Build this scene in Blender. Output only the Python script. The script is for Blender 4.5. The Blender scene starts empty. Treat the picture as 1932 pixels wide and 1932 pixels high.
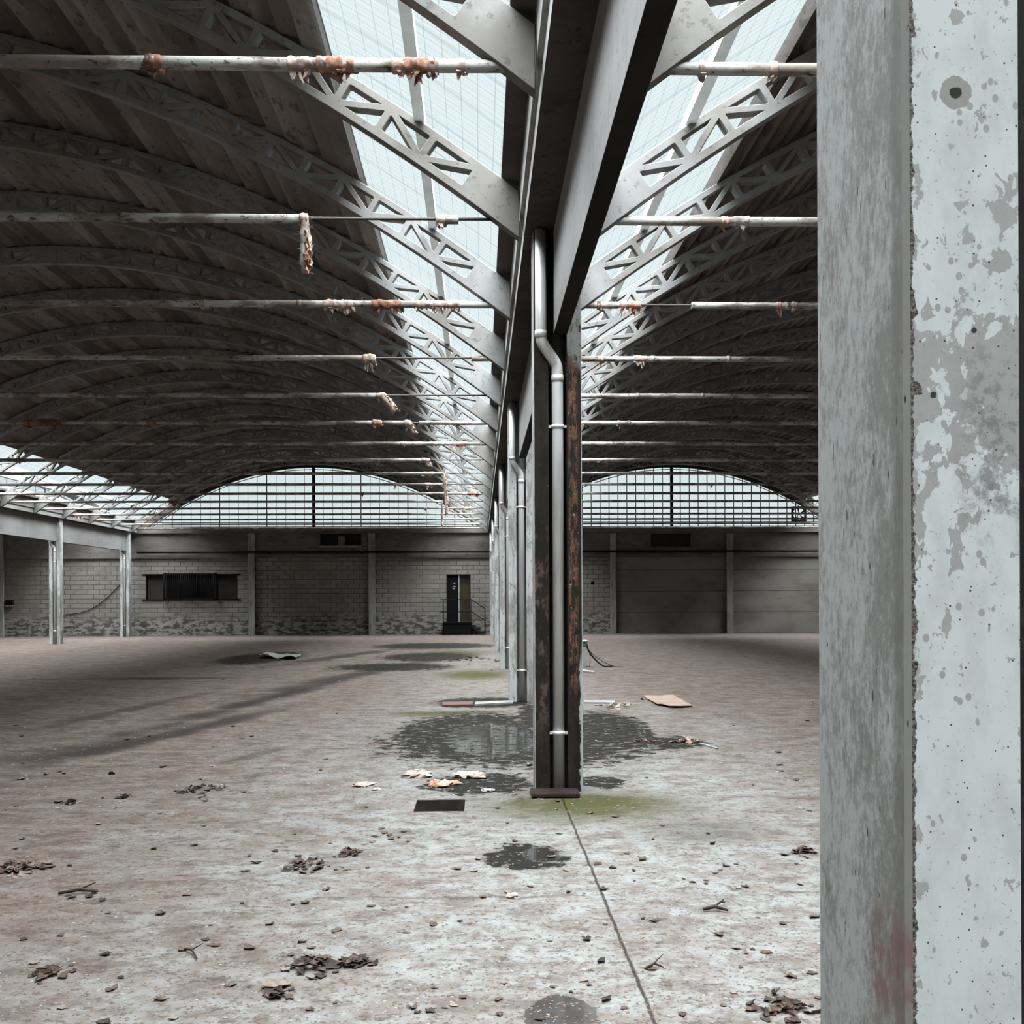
import bpy, bmesh, math, random
from mathutils import Vector, Matrix, noise

# ------------------------------------------------------------------ camera
SC = bpy.context.scene
COL = SC.collection
FPX, PX, PY = 2050.0, 966.0, 1130.0          # focal length and principal point for a 1932 px frame
YAW, ROLL, CH = 0.02976, 0.004, 1.6
FW = Vector((math.sin(YAW), math.cos(YAW), 0))
RT0 = Vector((math.cos(YAW), -math.sin(YAW), 0))
UP0 = Vector((0, 0, 1))
RT = RT0 * math.cos(ROLL) - UP0 * math.sin(ROLL)
UP = UP0 * math.cos(ROLL) + RT0 * math.sin(ROLL)
cd = bpy.data.cameras.new('camera')
cam = bpy.data.objects.new('camera', cd)
COL.objects.link(cam)
cd.sensor_width = 36.0
cd.lens = FPX / 1932 * 36.0
cd.shift_y = (PY - 966) / 1932
cd.clip_end = 300
mw = Matrix.Identity(4)
for i in range(3):
    mw[i][0] = RT[i]; mw[i][1] = UP[i]; mw[i][2] = -FW[i]
mw[2][3] = CH
cam.matrix_world = mw
SC.camera = cam

# ------------------------------------------------------------------ sky: overcast, brighter overhead
SKY_LOW = (0.72, 0.825, 0.84)
SKY_HIGH = (0.90, 0.97, 1.0)
ZEN = 43.0
world = bpy.data.worlds.new('overcast_sky'); SC.world = world
world.use_nodes = True
wn = world.node_tree; wn.nodes.clear()
wo = wn.nodes.new('ShaderNodeOutputWorld'); bg = wn.nodes.new('ShaderNodeBackground')
tc = wn.nodes.new('ShaderNodeTexCoord'); sx = wn.nodes.new('ShaderNodeSeparateXYZ')
mr = wn.nodes.new('ShaderNodeMapRange'); mr.interpolation_type = 'SMOOTHSTEP'
mr.inputs['From Min'].default_value = 0.54; mr.inputs['From Max'].default_value = 0.76
mx = wn.nodes.new('ShaderNodeMix'); mx.data_type = 'RGBA'; mx.clamp_result = False
mx.inputs[6].default_value = (*SKY_LOW, 1); mx.inputs[7].default_value = (*[c * ZEN for c in SKY_HIGH], 1)
wn.links.new(tc.outputs['Generated'], sx.inputs[0]); wn.links.new(sx.outputs['Z'], mr.inputs['Value'])
wn.links.new(mr.outputs['Result'], mx.inputs[0]); wn.links.new(mx.outputs[2], bg.inputs['Color'])
wn.links.new(bg.outputs[0], wo.inputs['Surface'])

SC.view_settings.view_transform = 'Standard'; SC.view_settings.look = 'None'
SC.view_settings.gamma = 1.0; SC.view_settings.exposure = 0.0; SC.view_settings.use_curve_mapping = False
SC.cycles.use_denoising = True
SC.cycles.max_bounces = 7; SC.cycles.diffuse_bounces = 5; SC.cycles.transparent_max_bounces = 24
SC.cycles.sample_clamp_indirect = 6.0
SC.cycles.caustics_reflective = False; SC.cycles.caustics_refractive = False

# ------------------------------------------------------------------ pixel helpers
def ray(x, y):
    return FW + RT * ((x - PX) / FPX) + UP * (-(y - PY) / FPX)
def at(x, y, Y):                      # point of the vertical plane at depth Y
    d = ray(x, y); return Vector((0, 0, CH)) + d * (Y / d.y)
def fl(x, y, z=0.0):                  # point of the floor
    d = ray(x, y); return Vector((0, 0, CH)) + d * ((z - CH) / d.z)
def ax(x, Y):
    return at(x, 1130, Y).x

# ------------------------------------------------------------------ object helpers
def tag(o, label=None, cat=None, group=None, kind=None):
    if label: o['label'] = label
    if cat: o['category'] = cat
    if group: o['group'] = group
    if kind: o['kind'] = kind
    return o
def empty(name, loc=(0, 0, 0), label=None, cat=None, group=None):
    o = bpy.data.objects.new(name, None); o.empty_display_size = 0.2
    COL.objects.link(o); o.location = loc
    return tag(o, label, cat, group)
def obj(name, bm, mats, parent=None, smooth=False, loc=None):
    me = bpy.data.meshes.new(name)
    if smooth:
        for f in bm.faces: f.smooth = True
    bm.normal_update()
    bm.to_mesh(me); bm.free()
    for m in (mats if isinstance(mats, (list, tuple)) else [mats]): me.materials.append(m)
    o = bpy.data.objects.new(name, me); COL.objects.link(o)
    if parent: o.parent = parent
    if loc: o.location = loc
    return o
def copy_tree(o, parent=None):
    c = o.copy(); COL.objects.link(c)
    if parent: c.parent = parent
    for ch in list(o.children): copy_tree(ch, c)
    return c
def box(bm, x0, x1, y0, y1, z0, z1, mi=0):
    v = [bm.verts.new((x, y, z)) for z in (z0, z1) for y in (y0, y1) for x in (x0, x1)]
    for q in ((0, 2, 3, 1), (4, 5, 7, 6), (0, 1, 5, 4), (2, 6, 7, 3), (0, 4, 6, 2), (1, 3, 7, 5)):
        f = bm.faces.new([v[i] for i in q]); f.material_index = mi
def bevel(bm, w, seg=1):
    bmesh.ops.bevel(bm, geom=list(bm.edges), offset=w, segments=seg, affect='EDGES', profile=0.5)
def prism(bm, pts, axis, a, b, mi=0):
    """closed polygon pts swept from a to b along axis ('y' : pts are x,z ; 'z' : pts are x,y ; 'x' : pts are y,z)"""
    def P(p, t):
        return {'y': (p[0], t, p[1]), 'z': (p[0], p[1], t), 'x': (t, p[0], p[1])}[axis]
    A = [bm.verts.new(P(p, a)) for p in pts]; B = [bm.verts.new(P(p, b)) for p in pts]
    n = len(pts); fs = [bm.faces.new(A), bm.faces.new(B[::-1])]
    for i in range(n):
        fs.append(bm.faces.new((A[i], A[(i + 1) % n], B[(i + 1) % n], B[i])))
    for f in fs: f.material_index = mi
    bmesh.ops.recalc_face_normals(bm, faces=fs)
def tube(bm, pts, r, seg=10, cap=True, wob=0.0, seed=0, mi=0):
    pts = [Vector(p) for p in pts]; rings = []
    n = len(pts); rr = r if isinstance(r, (list, tuple)) else [r] * n
    t0 = (pts[1] - pts[0]).normalized()
    ref = Vector((0, 0, 1)) if abs(t0.z) < 0.9 else Vector((0, 1, 0))
    u = t0.cross(ref).normalized()
    for i, p in enumerate(pts):
        t = (pts[min(i + 1, n - 1)] - pts[max(i - 1, 0)]).normalized()
        u = (u - t * u.dot(t)).normalized(); w = t.cross(u)
        ring = []
        for k in range(seg):
            a = 2 * math.pi * k / seg
            q = rr[i] * (1 + (wob * noise.noise(Vector((p.x * 5 + seed, p.z * 5 + a * 1.3, p.y * 5))) if wob else 0))
            ring.append(bm.verts.new(p + u * (q * math.cos(a)) + w * (q * math.sin(a))))
        rings.append(ring)
    for a, b in zip(rings, rings[1:]):
        for k in range(seg):
            f = bm.faces.new((a[k], a[(k + 1) % seg], b[(k + 1) % seg], b[k])); f.smooth = True; f.material_index = mi
    if cap:
        bm.faces.new(rings[0][::-1]); bm.faces.new(rings[-1])
def lump(bm, c, r, seed, sub=2, rough=0.5, freq=2.2, mi=0):
    """irregular blob"""
    ret = bmesh.ops.create_icosphere(bm, subdivisions=sub, radius=1.0)
    for v in ret['verts']:
        n = v.co.normalized()
        k = 1 + rough * noise.noise(n * freq + Vector((seed, seed * 1.7, 0))) + rough * 0.5 * noise.noise(n * freq * 2.7 + Vector((0, seed, 5)))
        v.co = Vector(c) + Vector((n.x * r[0], n.y * r[1], n.z * r[2])) * k
    for f in {f for v in ret['verts'] for f in v.link_faces}: f.material_index = mi

# ------------------------------------------------------------------ material helpers
TONE = {'cast_concrete_truss': .50, 'dirty_concrete_floor': .34, 'dirty_pipe_lagging': .52, 'gutter_concrete': .85, 'beam_concrete': .78, 'column_concrete': .95,
        'flaking_white_paint': .62, 'scraped_paint_side': .55, 'pale_plaster_chip': .5, 'dead_leaf_brown': .6, 'dead_leaf_dark': .6, 'dead_leaf_pale': .55,
        'wet_cardboard': .42, 'white_plastic_film': .5, 'pale_mineral_wool': .6, 'pinkish_mineral_wool': .65, 'rusty_mineral_wool': .7, 'galvanised_steel': .8}
KEEP = {'weathered_brown_roof_planks': 1.25, 'galvanised_steel': 1.1, 'grey_painted_purlin': 1.0, 'dirty_pipe_lagging': .85, 'pale_mineral_wool': .72, 'pinkish_mineral_wool': .8, 'rusty_mineral_wool': .9, 'painted_block_wall': .78, 'precast_wall_panels': .78, 'wall_band_concrete': .6, 'pilaster_concrete': .8, 'wet_cardboard': 1.0,
        'weathered_brown_roof_planks_light': 1.25, 'weathered_brown_roof_planks_dark': 1.25, 'flaking_white_paint': .72, 'scraped_paint_side': .8}
class NT:
    def __init__(s, name):
        s.m = bpy.data.materials.new(name); s.m.use_nodes = True
        s.t = s.m.node_tree; s.t.nodes.clear()
        s.out = s.n('OutputMaterial'); s.b = s.n('BsdfPrincipled')
        s.l(s.b.outputs[0], s.out.inputs['Surface'])
        s.pos = s.n('NewGeometry').outputs['Position']
    def n(s, typ, **kw):
        nd = s.t.nodes.new('ShaderNode' + typ)
        for k, v in kw.items(): setattr(nd, k, v)
        return nd
    def l(s, a, b): s.t.links.new(a, b)
    def put(s, sock, v):
        if hasattr(v, 'is_output'): s.l(v, sock)
        elif isinstance(v, tuple) and len(v) == 3 and sock.type == 'RGBA': sock.default_value = (*v, 1)
        else: sock.default_value = v
    def map(s, v, scale=(1, 1, 1), loc=(0, 0, 0), rot=(0, 0, 0), kind='POINT'):
        n = s.n('Mapping', vector_type=kind)
        s.l(v, n.inputs[0]); n.inputs['Location'].default_value = loc
        n.inputs['Rotation'].default_value = rot; n.inputs['Scale'].default_value = scale
        return n.outputs[0]
    def noise(s, v, scale, detail=5, rough=0.6, dist=0.0, col=False):
        n = s.n('TexNoise'); s.l(v, n.inputs['Vector'])
        n.inputs['Scale'].default_value = scale; n.inputs['Detail'].default_value = detail
        n.inputs['Roughness'].default_value = rough; n.inputs['Distortion'].default_value = dist
        return n.outputs['Color' if col else 'Fac']
    def step(s, v, a, b, lo=0.0, hi=1.0):
        n = s.n('MapRange', interpolation_type='SMOOTHSTEP')
        s.put(n.inputs['Value'], v)
        n.inputs['From Min'].default_value = a; n.inputs['From Max'].default_value = b
        n.inputs['To Min'].default_value = lo; n.inputs['To Max'].default_value = hi
        return n.outputs['Result']
    def math(s, op, a, b=0.0, clamp=False):
        n = s.n('Math', operation=op, use_clamp=clamp); s.put(n.inputs[0], a); s.put(n.inputs[1], b)
        return n.outputs[0]
    def mix(s, f, a, b, mode='MIX'):
        n = s.n('Mix', data_type='RGBA', blend_type=mode); s.put(n.inputs[0], f); s.put(n.inputs[6], a); s.put(n.inputs[7], b)
        return n.outputs[2]
    def sep(s, v):
        n = s.n('SeparateXYZ'); s.l(v, n.inputs[0]); return n.outputs
    def bump(s, h, strength=0.4, dist=0.01, prev=None):
        n = s.n('Bump'); s.put(n.inputs['Height'], h); n.inputs['Strength'].default_value = strength
        n.inputs['Distance'].default_value = dist
        if prev: s.l(prev, n.inputs['Normal'])
        s.l(n.outputs[0], s.b.inputs['Normal']); return n.outputs[0]
    def fin(s, col, rough=0.85, spec=0.25, metal=0.0):
        K = TONE.get(s.m.name, 1.0) * KEEP.get(s.m.name, .62)
        if K != 1.0: col = s.mix(1.0, col, (K, K, K), 'MULTIPLY')
        s.put(s.b.inputs['Base Color'], col); s.put(s.b.inputs['Roughness'], rough)
        s.put(s.b.inputs['Specular IOR Level'], spec); s.put(s.b.inputs['Metallic'], metal)
        return s.m

def weathered(name, base, alt, scale=1.5, stretch=(1, 1, 1), lo=.42, hi=.6, specks=0.35, speck_scale=26, dark=(.05, .045, .04),
              streak=0.0, bump=0.35, rough=0.9, spec=0.2):
    t = NT(name); p = t.map(t.pos, stretch)
    c = t.mix(t.step(t.noise(p, scale, 7, .65), lo, hi), base, alt)
    c = t.mix(t.step(t.noise(p, scale * 3.7, 4, .6), .5, .75, 0, .45), c, tuple(k * .6 for k in base))
    if streak:
        sp = t.map(t.pos, (7, 7, .5))
        c = t.mix(t.step(t.noise(sp, 1.2, 5, .6), .52, .72, 0, streak), c, dark)
    sk = t.noise(p, speck_scale, 3, .7)
    c = t.mix(t.step(sk, .58, .65, 0, specks), c, dark)
    t.bump(t.noise(t.pos, 22, 6, .7), bump, .006)
    return t.fin(c, rough, spec)

def plain(name, col, rough=.6, metal=0.0, var=.25, scale=6, spec=.3):
    t = NT(name)
    c = t.mix(t.step(t.noise(t.pos, scale, 5, .65), .35, .7), col, tuple(k * (1 - var) for k in col))
    return t.fin(c, rough, spec, metal)

M = {}
M['ceiling'] = weathered('weathered_brown_roof_planks', (.13, .108, .094), (.075, .06, .052), 1.3, (1, .35, 1), .38, .62, .6, 9, (.02, .016, .014), bump=.5)
M['ceiling_light'] = weathered('weathered_brown_roof_planks_light', (.165, .138, .12), (.10, .083, .072), 1.3, (1, .35, 1), .38, .62, .6, 9, (.02, .016, .014), bump=.5)
M['ceiling_dark'] = weathered('weathered_brown_roof_planks_dark', (.085, .07, .06), (.05, .04, .035), 1.3, (1, .35, 1), .38, .62, .6, 9, (.02, .016, .014), bump=.5)
M['roof_outer'] = plain('roof_outer', (.03, .025, .022))
M['truss'] = weathered('cast_concrete_truss', (.54, .53, .52), (.38, .35, .32), .7, specks=.35, speck_scale=14, bump=.15)
M['eave'] = weathered('dark_eave_board', (.10, .085, .078), (.06, .05, .045), 1.2)
M['gutter'] = weathered('gutter_concrete', (.50, .50, .49), (.33, .31, .29), 1.0, (1, .4, 1), streak=.3, specks=.4)
M['soffit'] = weathered('dark_soffit', (.085, .075, .066), (.05, .042, .036), 1.6, specks=.5, speck_scale=12, dark=(.012, .01, .008))  # gutter underside, coloured darker than the gutter sides
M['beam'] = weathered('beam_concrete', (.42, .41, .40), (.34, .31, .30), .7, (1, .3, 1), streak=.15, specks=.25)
M['beam_dark'] = weathered('dark_beam_underside', (.016, .012, .010), (.006, .0045, .0035), 1.4, (1, .4, 1), dark=(.004, .003, .003))  # downward faces of the beams, coloured almost black
M['column'] = weathered('column_concrete', (.60, .61, .59), (.36, .35, .33), 2.4, (1.3, 1.3, .5), .46, .56, .5, 20, streak=.35)
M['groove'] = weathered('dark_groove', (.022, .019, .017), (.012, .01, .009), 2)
M['wallconc'] = weathered('wall_band_concrete', (.17, .155, .14), (.12, .105, .095), .9, (.5, 1, 1.5), specks=.5, speck_scale=6)
M['pilaster'] = weathered('pilaster_concrete', (.27, .265, .25), (.19, .18, .168), 1.5, (2, 2, .4), specks=.4, speck_scale=7)
M['lagging'] = weathered('dirty_pipe_lagging', (.72, .70, .66), (.34, .28, .24), 2.2, (.8, 2, 2), .45, .55, .85, 14, (.07, .045, .035), streak=0, bump=.8)
M['rod'] = plain('dark_tie_rod', (.07, .055, .05), .6, .3)
M['wool'] = weathered('pinkish_mineral_wool', (.70, .50, .41), (.45, .24, .17), 9, lo=.4, hi=.6, specks=.5, speck_scale=40, dark=(.12, .05, .03), bump=.9)
M['wool_pale'] = weathered('pale_mineral_wool', (.72, .58, .50), (.55, .40, .32), 9, specks=.4, speck_scale=40, dark=(.2, .11, .08), bump=.9)
M['wool_dark'] = weathered('rusty_mineral_wool', (.36, .19, .13), (.15, .075, .05), 9, specks=.4, speck_scale=40, bump=.9)
M['black'] = plain('black_iron', (.008, .0075, .007), .85, spec=.08)
M['darkglass'] = plain('dark_dirty_glass', (.015, .013, .012), .6, spec=.15)
M['greyglass'] = plain('grey_dusty_pane', (.05, .044, .038), .85, spec=.1)
M['bar'] = plain('rusty_glazing_bar', (.13, .075, .062), .8)
M['bar_dark'] = plain('dark_glazing_bar', (.03, .022, .02), .8)
M['purlin'] = plain('grey_painted_purlin', (.85, .93, .94), .7, var=.12)
M['rust'] = weathered('rusty_plate', (.032, .016, .013), (.015, .009, .008), 6)
M['leaf'] = plain('dead_leaf_brown', (.19, .115, .08), .8, var=.6, scale=30)
M['leafdark'] = plain('dead_leaf_dark', (.075, .047, .036), .8, var=.6, scale=30)
M['leafpale'] = plain('dead_leaf_pale', (.46, .36, .29), .8, var=.4, scale=30)
M['crumb'] = plain('brown_crumbs', (.17, .115, .09), .9)
M['chip'] = plain('pale_plaster_chip', (.62, .61, .58), .9)
M['cardboard'] = plain('wet_cardboard', (.50, .36, .29), .9, var=.3, scale=4)
M['paper'] = plain('white_plastic_film', (.62, .61, .57), .45, var=.3, scale=5)
M['machine'] = plain('grey_green_machine_paint', (.16, .20, .20), .5)
M['machine_pale'] = plain('pale_metal_leg', (.42, .45, .44), .5)
M['hose'] = plain('black_rubber_hose', (.015, .014, .014), .5)
M['earth'] = weathered('pit_earth', (.05, .037, .03), (.03, .02, .016), 8)

# galvanised pipe
t = NT('galvanised_steel')
c = t.mix(t.step(t.noise(t.map(t.pos, (6, 6, .6)), 1.5, 4, .6), .4, .65), (.62, .62, .61), (.44, .42, .41))
M['zinc'] = t.fin(c, t.step(t.noise(t.pos, 7, 3), .3, .7, .32, .5), .5, .35)

# corrugated translucent roof sheet with wire netting under it
t = NT('corrugated_translucent_sheet')
s = t.sep(t.pos)
def lines(v, pitch, width):
    fr = t.math('FRACT', t.math('DIVIDE', v, pitch))
    return t.step(t.math('ABSOLUTE', t.math('SUBTRACT', fr, .5)), .5 - width, .5 - width * .4)
wob = t.math('MULTIPLY', t.noise(t.map(t.pos, (.8, .8, .8)), 1, 2), .05)
cor = lines(t.math('ADD', s[1], wob), .076, .20)
big = lines(t.math('ADD', s[1], t.math('MULTIPLY', wob, 2.0)), .69, .05)
mesh_a = lines(s[0], .125, .045)
mesh_b = lines(t.math('ADD', s[1], t.math('MULTIPLY', s[0], .15)), .11, .05)
dirt = t.step(t.noise(t.map(t.pos, (.7, 5, .7)), 2, 4, .6), .45, .8, 0, .08)
col = t.mix(t.math('MULTIPLY', cor, .17), (1, 1, 1), (.52, .55, .57))
col = t.mix(t.math('MULTIPLY', big, .30), col, (.35, .42, .46))
col = t.mix(t.math('MULTIPLY', t.math('MAXIMUM', mesh_a, mesh_b), .38), col, (.3, .32, .36))
col = t.mix(dirt, col, (.5, .55, .55))
tr = t.n('BsdfTransparent'); t.put(tr.inputs[0], col)
df = t.n('BsdfTranslucent'); df.inputs[0].default_value = (.7, .75, .78, 1)
ms = t.n('MixShader'); ms.inputs[0].default_value = 0.006
t.l(tr.outputs[0], ms.inputs[1]); t.l(df.outputs[0], ms.inputs[2]); t.l(ms.outputs[0], t.out.inputs['Surface'])
M['sheet'] = t.m
t = NT('clear_window_pane')
tr = t.n('BsdfTransparent'); tr.inputs[0].default_value = (.985, .99, .99, 1)
gl = t.n('BsdfGlossy'); gl.inputs['Roughness'].default_value = .15
ms = t.n('MixShader'); ms.inputs[0].default_value = 0.03
t.l(tr.outputs[0], ms.inputs[1]); t.l(gl.outputs[0], ms.inputs[2]); t.l(ms.outputs[0], t.out.inputs['Surface'])
M['pane'] = t.m

# block wall
def blockwall(name, base, alt, plaster):
    t = NT(name); s = t.sep(t.pos)
    cx = t.n('CombineXYZ'); t.l(s[0], cx.inputs[0]); t.l(s[2], cx.inputs[1])
    warp = t.mix(.012, cx.outputs[0], t.noise(t.pos, 2.5, 3, col=True), 'ADD')
    br = t.n('TexBrick'); t.l(warp, br.inputs['Vector'])
    br.inputs['Scale'].default_value = 1.0; br.inputs['Brick Width'].default_value = .52; br.inputs['Row Height'].default_value = .21
    br.inputs['Mortar Size'].default_value = .012; br.inputs['Mortar Smooth'].default_value = .3
    br.inputs['Color1'].default_value = (*base, 1); br.inputs['Color2'].default_value = (*tuple(k * .82 for k in base), 1)
    br.inputs['Mortar'].default_value = (.04, .034, .03, 1)
    n1 = t.noise(t.pos, .55, 6, .6)
    c = t.mix(t.step(n1, .5, .68, 0, .75), br.outputs['Color'], alt)
    # soiled lower courses with broken render
    low = t.step(t.math('ADD', s[2], t.math('MULTIPLY', t.noise(t.pos, 1.3, 5, .7), 1.2)), 1.1, 1.7, 1, 0)
    rag = t.step(t.noise(t.map(t.pos, (1, 1, 2.6)), 2.6, 6, .7), .45, .55)
    c = t.mix(t.math('MULTIPLY', low, .85), c, t.mix(rag, (.05, .04, .034), plaster))
    lines2 = t.step(t.noise(t.map(t.pos, (.8, 1, 4)), 3, 5, .7), .55, .66, 0, .45)
    c = t.mix(lines2, c, (.06, .05, .043))
    c = t.mix(t.step(t.noise(t.map(t.pos, (3, 1, .5)), 1.3, 5, .6), .6, .75, 0, .5), c, (.07, .05, .042))
    t.bump(br.outputs['Fac'], -.5, .01)
    return t.fin(c, .92, .15)
M['blocks'] = blockwall('painted_block_wall', (.225, .208, .185), (.14, .122, .106), (.25, .24, .22))

# precast wall panels with horizontal joints
t = NT('precast_wall_panels'); s = t.sep(t.pos)
c = t.mix(t.step(t.noise(t.map(t.pos, (.6, 1, 1.2)), .8, 6, .65), .4, .65), (.19, .176, .157), (.135, .12, .105))
c = t.mix(t.step(t.noise(t.map(t.pos, (.6, 1, 6)), 2.2, 5, .7), .58, .68, 0, .4), c, (.06, .052, .046))
c = t.mix(t.step(t.noise(t.map(t.pos, (1.2, 1, 9)), 1.1, 5, .8), .69, .74, 0, .6), c, (.36, .35, .33))
fr = t.math('FRACT', t.math('DIVIDE', t.math('SUBTRACT', s[2], .0), .965))
c = t.mix(t.step(t.math('ABSOLUTE', t.math('SUBTRACT', fr, .5)), .485, .495), c, (.035, .03, .027))
M['panels'] = t.fin(c, .92, .15)

# near pillar: flaking white paint over grey concrete on the front, scraped paint on the side
t = NT('flaking_white_paint'); s = t.sep(t.pos); p = t.pos
zone = t.math('ADD', t.math('MULTIPLY', t.noise(t.map(t.pos, (1, 1, .7)), 11, 4, .5), .9),      # larger bare areas: by the left edge and in a belt below eye level
              t.math('ADD', t.step(s[0], .485, .46, 0, .10), t.math('MULTIPLY', t.step(s[2], 1.93, 1.86), t.step(s[2], 1.70, 1.76, 0, .22))))
flake = t.math('ADD', t.noise(t.map(t.pos, (1, 1, .8)), 42, 7, .58, .4), t.math('MULTIPLY', t.math('SUBTRACT', zone, .5), .75))
fm = t.step(flake, .575, .588)
spots = t.n('TexVoronoi', feature='F1'); t.l(t.map(t.pos, (1, 1, .75)), spots.inputs['Vector']); spots.inputs['Scale'].default_value = 75
sm = t.math('MULTIPLY', t.step(spots.outputs['Distance'], .27, .24), t.step(t.noise(p, 18, 3), .53, .56))
fm = t.math('MAXIMUM', fm, sm)
grey = t.mix(t.noise(p, 60, 4), (.42, .42, .40), (.33, .325, .31))
white = t.mix(t.step(t.noise(t.map(t.pos, (1, 1, .5)), 30, 5, .6), .4, .7), (.66, .69, .68), (.56, .585, .57))
c = t.mix(fm, white, grey)
belt = t.math('MULTIPLY', t.math('MULTIPLY', t.step(s[0], .495, .54), t.step(s[2], 1.93, 1.80)), t.step(s[2], 1.62, 1.72))
c = t.mix(t.math('MULTIPLY', t.step(t.noise(t.map(t.pos, (1, 1, .9)), 45, 7, .75), .46, .60, 0, .75), belt), c, (.17, .165, .155))
pits = t.n('TexVoronoi', feature='F1'); t.l(p, pits.inputs['Vector']); pits.inputs['Scale'].default_value = 95
c = t.mix(t.math('MULTIPLY', t.step(pits.outputs['Distance'], .13, .09), t.step(t.noise(p, 40, 2), .50, .53)), c, (.06, .05, .045))
c = t.mix(t.step(t.noise(p, 220, 2, .5), .68, .72, 0, .5), c, (.2, .19, .17))
# broken edge at the left corner
jn = t.noise(t.map(t.pos, (1, 1, 1)), 75, 7, .7); jb = t.noise(t.map(t.pos, (1, 1, 1)), 13, 2, .5)
jag = t.math('ADD', s[0], t.math('ADD', t.math('MULTIPLY', t.math('SUBTRACT', jn, .5), .016), t.math('MULTIPLY', t.step(jb, .55, .7), -.010)))
edge = t.step(jag, .4615, .4625, 1, 0)
c = t.mix(edge, c, t.mix(t.step(t.noise(p, 260, 4), .4, .6), (.20, .165, .145), (.035, .027, .022)))
# drilled holes
for (hx, hz, r, dark) in ((1803, 175, .0075, .012), (1838, 623, .0034, .03), (1760, 745, .0038, .03)):
    q = at(hx, hz, 1.1425)
    d = t.n('VectorMath', operation='DISTANCE'); t.l(t.pos, d.inputs[0]); d.inputs[1].default_value = (q.x, 1.1425, q.z)
    dd = t.math('ADD', d.outputs['Value'], t.math('MULTIPLY', t.math('SUBTRACT', t.noise(p, 90, 5, .7), .5), r * 1.5))
    if r > .006: c = t.mix(t.step(dd, r * 2.3, r * 2.4, .9, 0), c, (.29, .275, .25))
    c = t.mix(t.step(dd, r * .75, r * 1.0, 1, 0), c, (dark, dark * .85, dark * .75))
bn = t.bump(fm, -.35, .0006)
t.bump(t.math('MULTIPLY', edge, t.noise(p, 160, 4)), .9, .004, bn)
M['flaking'] = t.fin(c, .8, .25)

t = NT('scraped_paint_side'); s = t.sep(t.pos)
p1 = t.map(t.pos, (1, 1.3, .8), rot=(.12, 0, 0))
big = t.noise(t.map(t.pos, (1, 1.6, 1)), 7, 5, .6)
toward = t.step(s[1], 1.39, 1.16, 0, .12)          # the darker grey gains ground towards the front corner
mA = t.step(t.math('ADD', t.math('SUBTRACT', t.noise(p1, 70, 9, .80), t.math('MULTIPLY', t.math('SUBTRACT', big, .5), .6)), toward), .44, .68)
c = t.mix(mA, (.60, .615, .60), (.33, .32, .30))
c = t.mix(t.step(t.noise(t.map(t.pos, (1, 2.2, 1)), 26, 6, .7), .52, .66, 0, .45), c, (.24, .23, .215))
c = t.mix(t.math('MULTIPLY', t.step(s[1], 1.19, 1.165), t.step(t.noise(p1, 20, 5), .35, .6, .5, .9)), c, (.235, .225, .21))
c = t.mix(t.math('MULTIPLY', t.step(s[1], 1.150, 1.1485), .8), c, (.33, .32, .305))
hole = t.n('TexVoronoi', feature='F1'); t.l(t.map(t.pos, (1, 1.2, .28)), hole.inputs['Vector']); hole.inputs['Scale'].default_value = 60
c = t.mix(t.math('MULTIPLY', t.step(hole.outputs['Distance'], .14, .10), t.step(t.noise(t.pos, 16, 3), .51, .55)), c, (.045, .03, .026))
rz = at(1625, 1820, 1.2).z
rm = t.math('MULTIPLY', t.step(t.math('ABSOLUTE', t.math('SUBTRACT', s[2], rz)), .03, .09, 1, 0), t.step(s[1], 1.27, 1.23))
c = t.mix(t.math('MULTIPLY', rm, t.step(t.noise(p1, 30, 5), .35, .6, .1, .75)), c, (.26, .13, .11))
t.bump(t.noise(p1, 60, 6, .7), .4, .0015)
M['scraped'] = t.fin(c, .85, .2)

# stained second column (front face)
t = NT('wet_stained_concrete'); s = t.sep(t.pos)
n1 = t.noise(t.map(t.pos, (1.5, 1.5, .7)), 6, 8, .75)
c = t.mix(t.step(n1, .35, .65), (.013, .010, .008), (.030, .023, .018))
right = t.math('MULTIPLY', t.step(s[0], .735, .75), t.step(s[0], .83, .80))
orange = t.mix(t.step(t.noise(t.pos, 18, 7, .75), .35, .65), (.20, .10, .062), (.085, .045, .03))
zup = t.math('MULTIPLY', t.step(s[2], .75, .95), t.step(s[2], 3.75, 3.55))
om = t.math('MULTIPLY', t.math('MULTIPLY', right, zup), t.step(t.noise(t.map(t.pos, (3.2, 1, .9)), 7, 8, .75), .47, .53))
c = t.mix(t.math('MULTIPLY', om, .9), c, orange)
lowb = t.math('MULTIPLY', t.step(s[0], .57, .56), t.math('MULTIPLY', t.step(s[2], 2.35, 2.1), t.step(s[2], .35, .8)))
c = t.mix(t.math('MULTIPLY', t.math('MULTIPLY', lowb, t.step(n1, .50, .57)), .7), c, (.12, .082, .062))
edge = t.step(t.math('ADD', s[0], t.math('MULTIPLY', t.math('SUBTRACT', t.noise(t.map(t.pos, (1, 1, .5)), 7, 7, .75), .5), .12)), .828, .836)
pe = t.math('MULTIPLY', edge, t.step(t.math('ADD', s[2], t.math('MULTIPLY', t.noise(t.pos, 2, 3), .5)), 1.45, 1.1))
c = t.mix(pe, c, (.42, .43, .41))
top = t.math('MULTIPLY', t.step(t.math('ADD', s[2], t.math('MULTIPLY', s[0], 1.2)), 4.45, 4.6), t.step(s[0], .72, .74))
c = t.mix(t.math('MULTIPLY', top, t.step(n1, .6, .5)), c, (.25, .25, .235))
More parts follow.
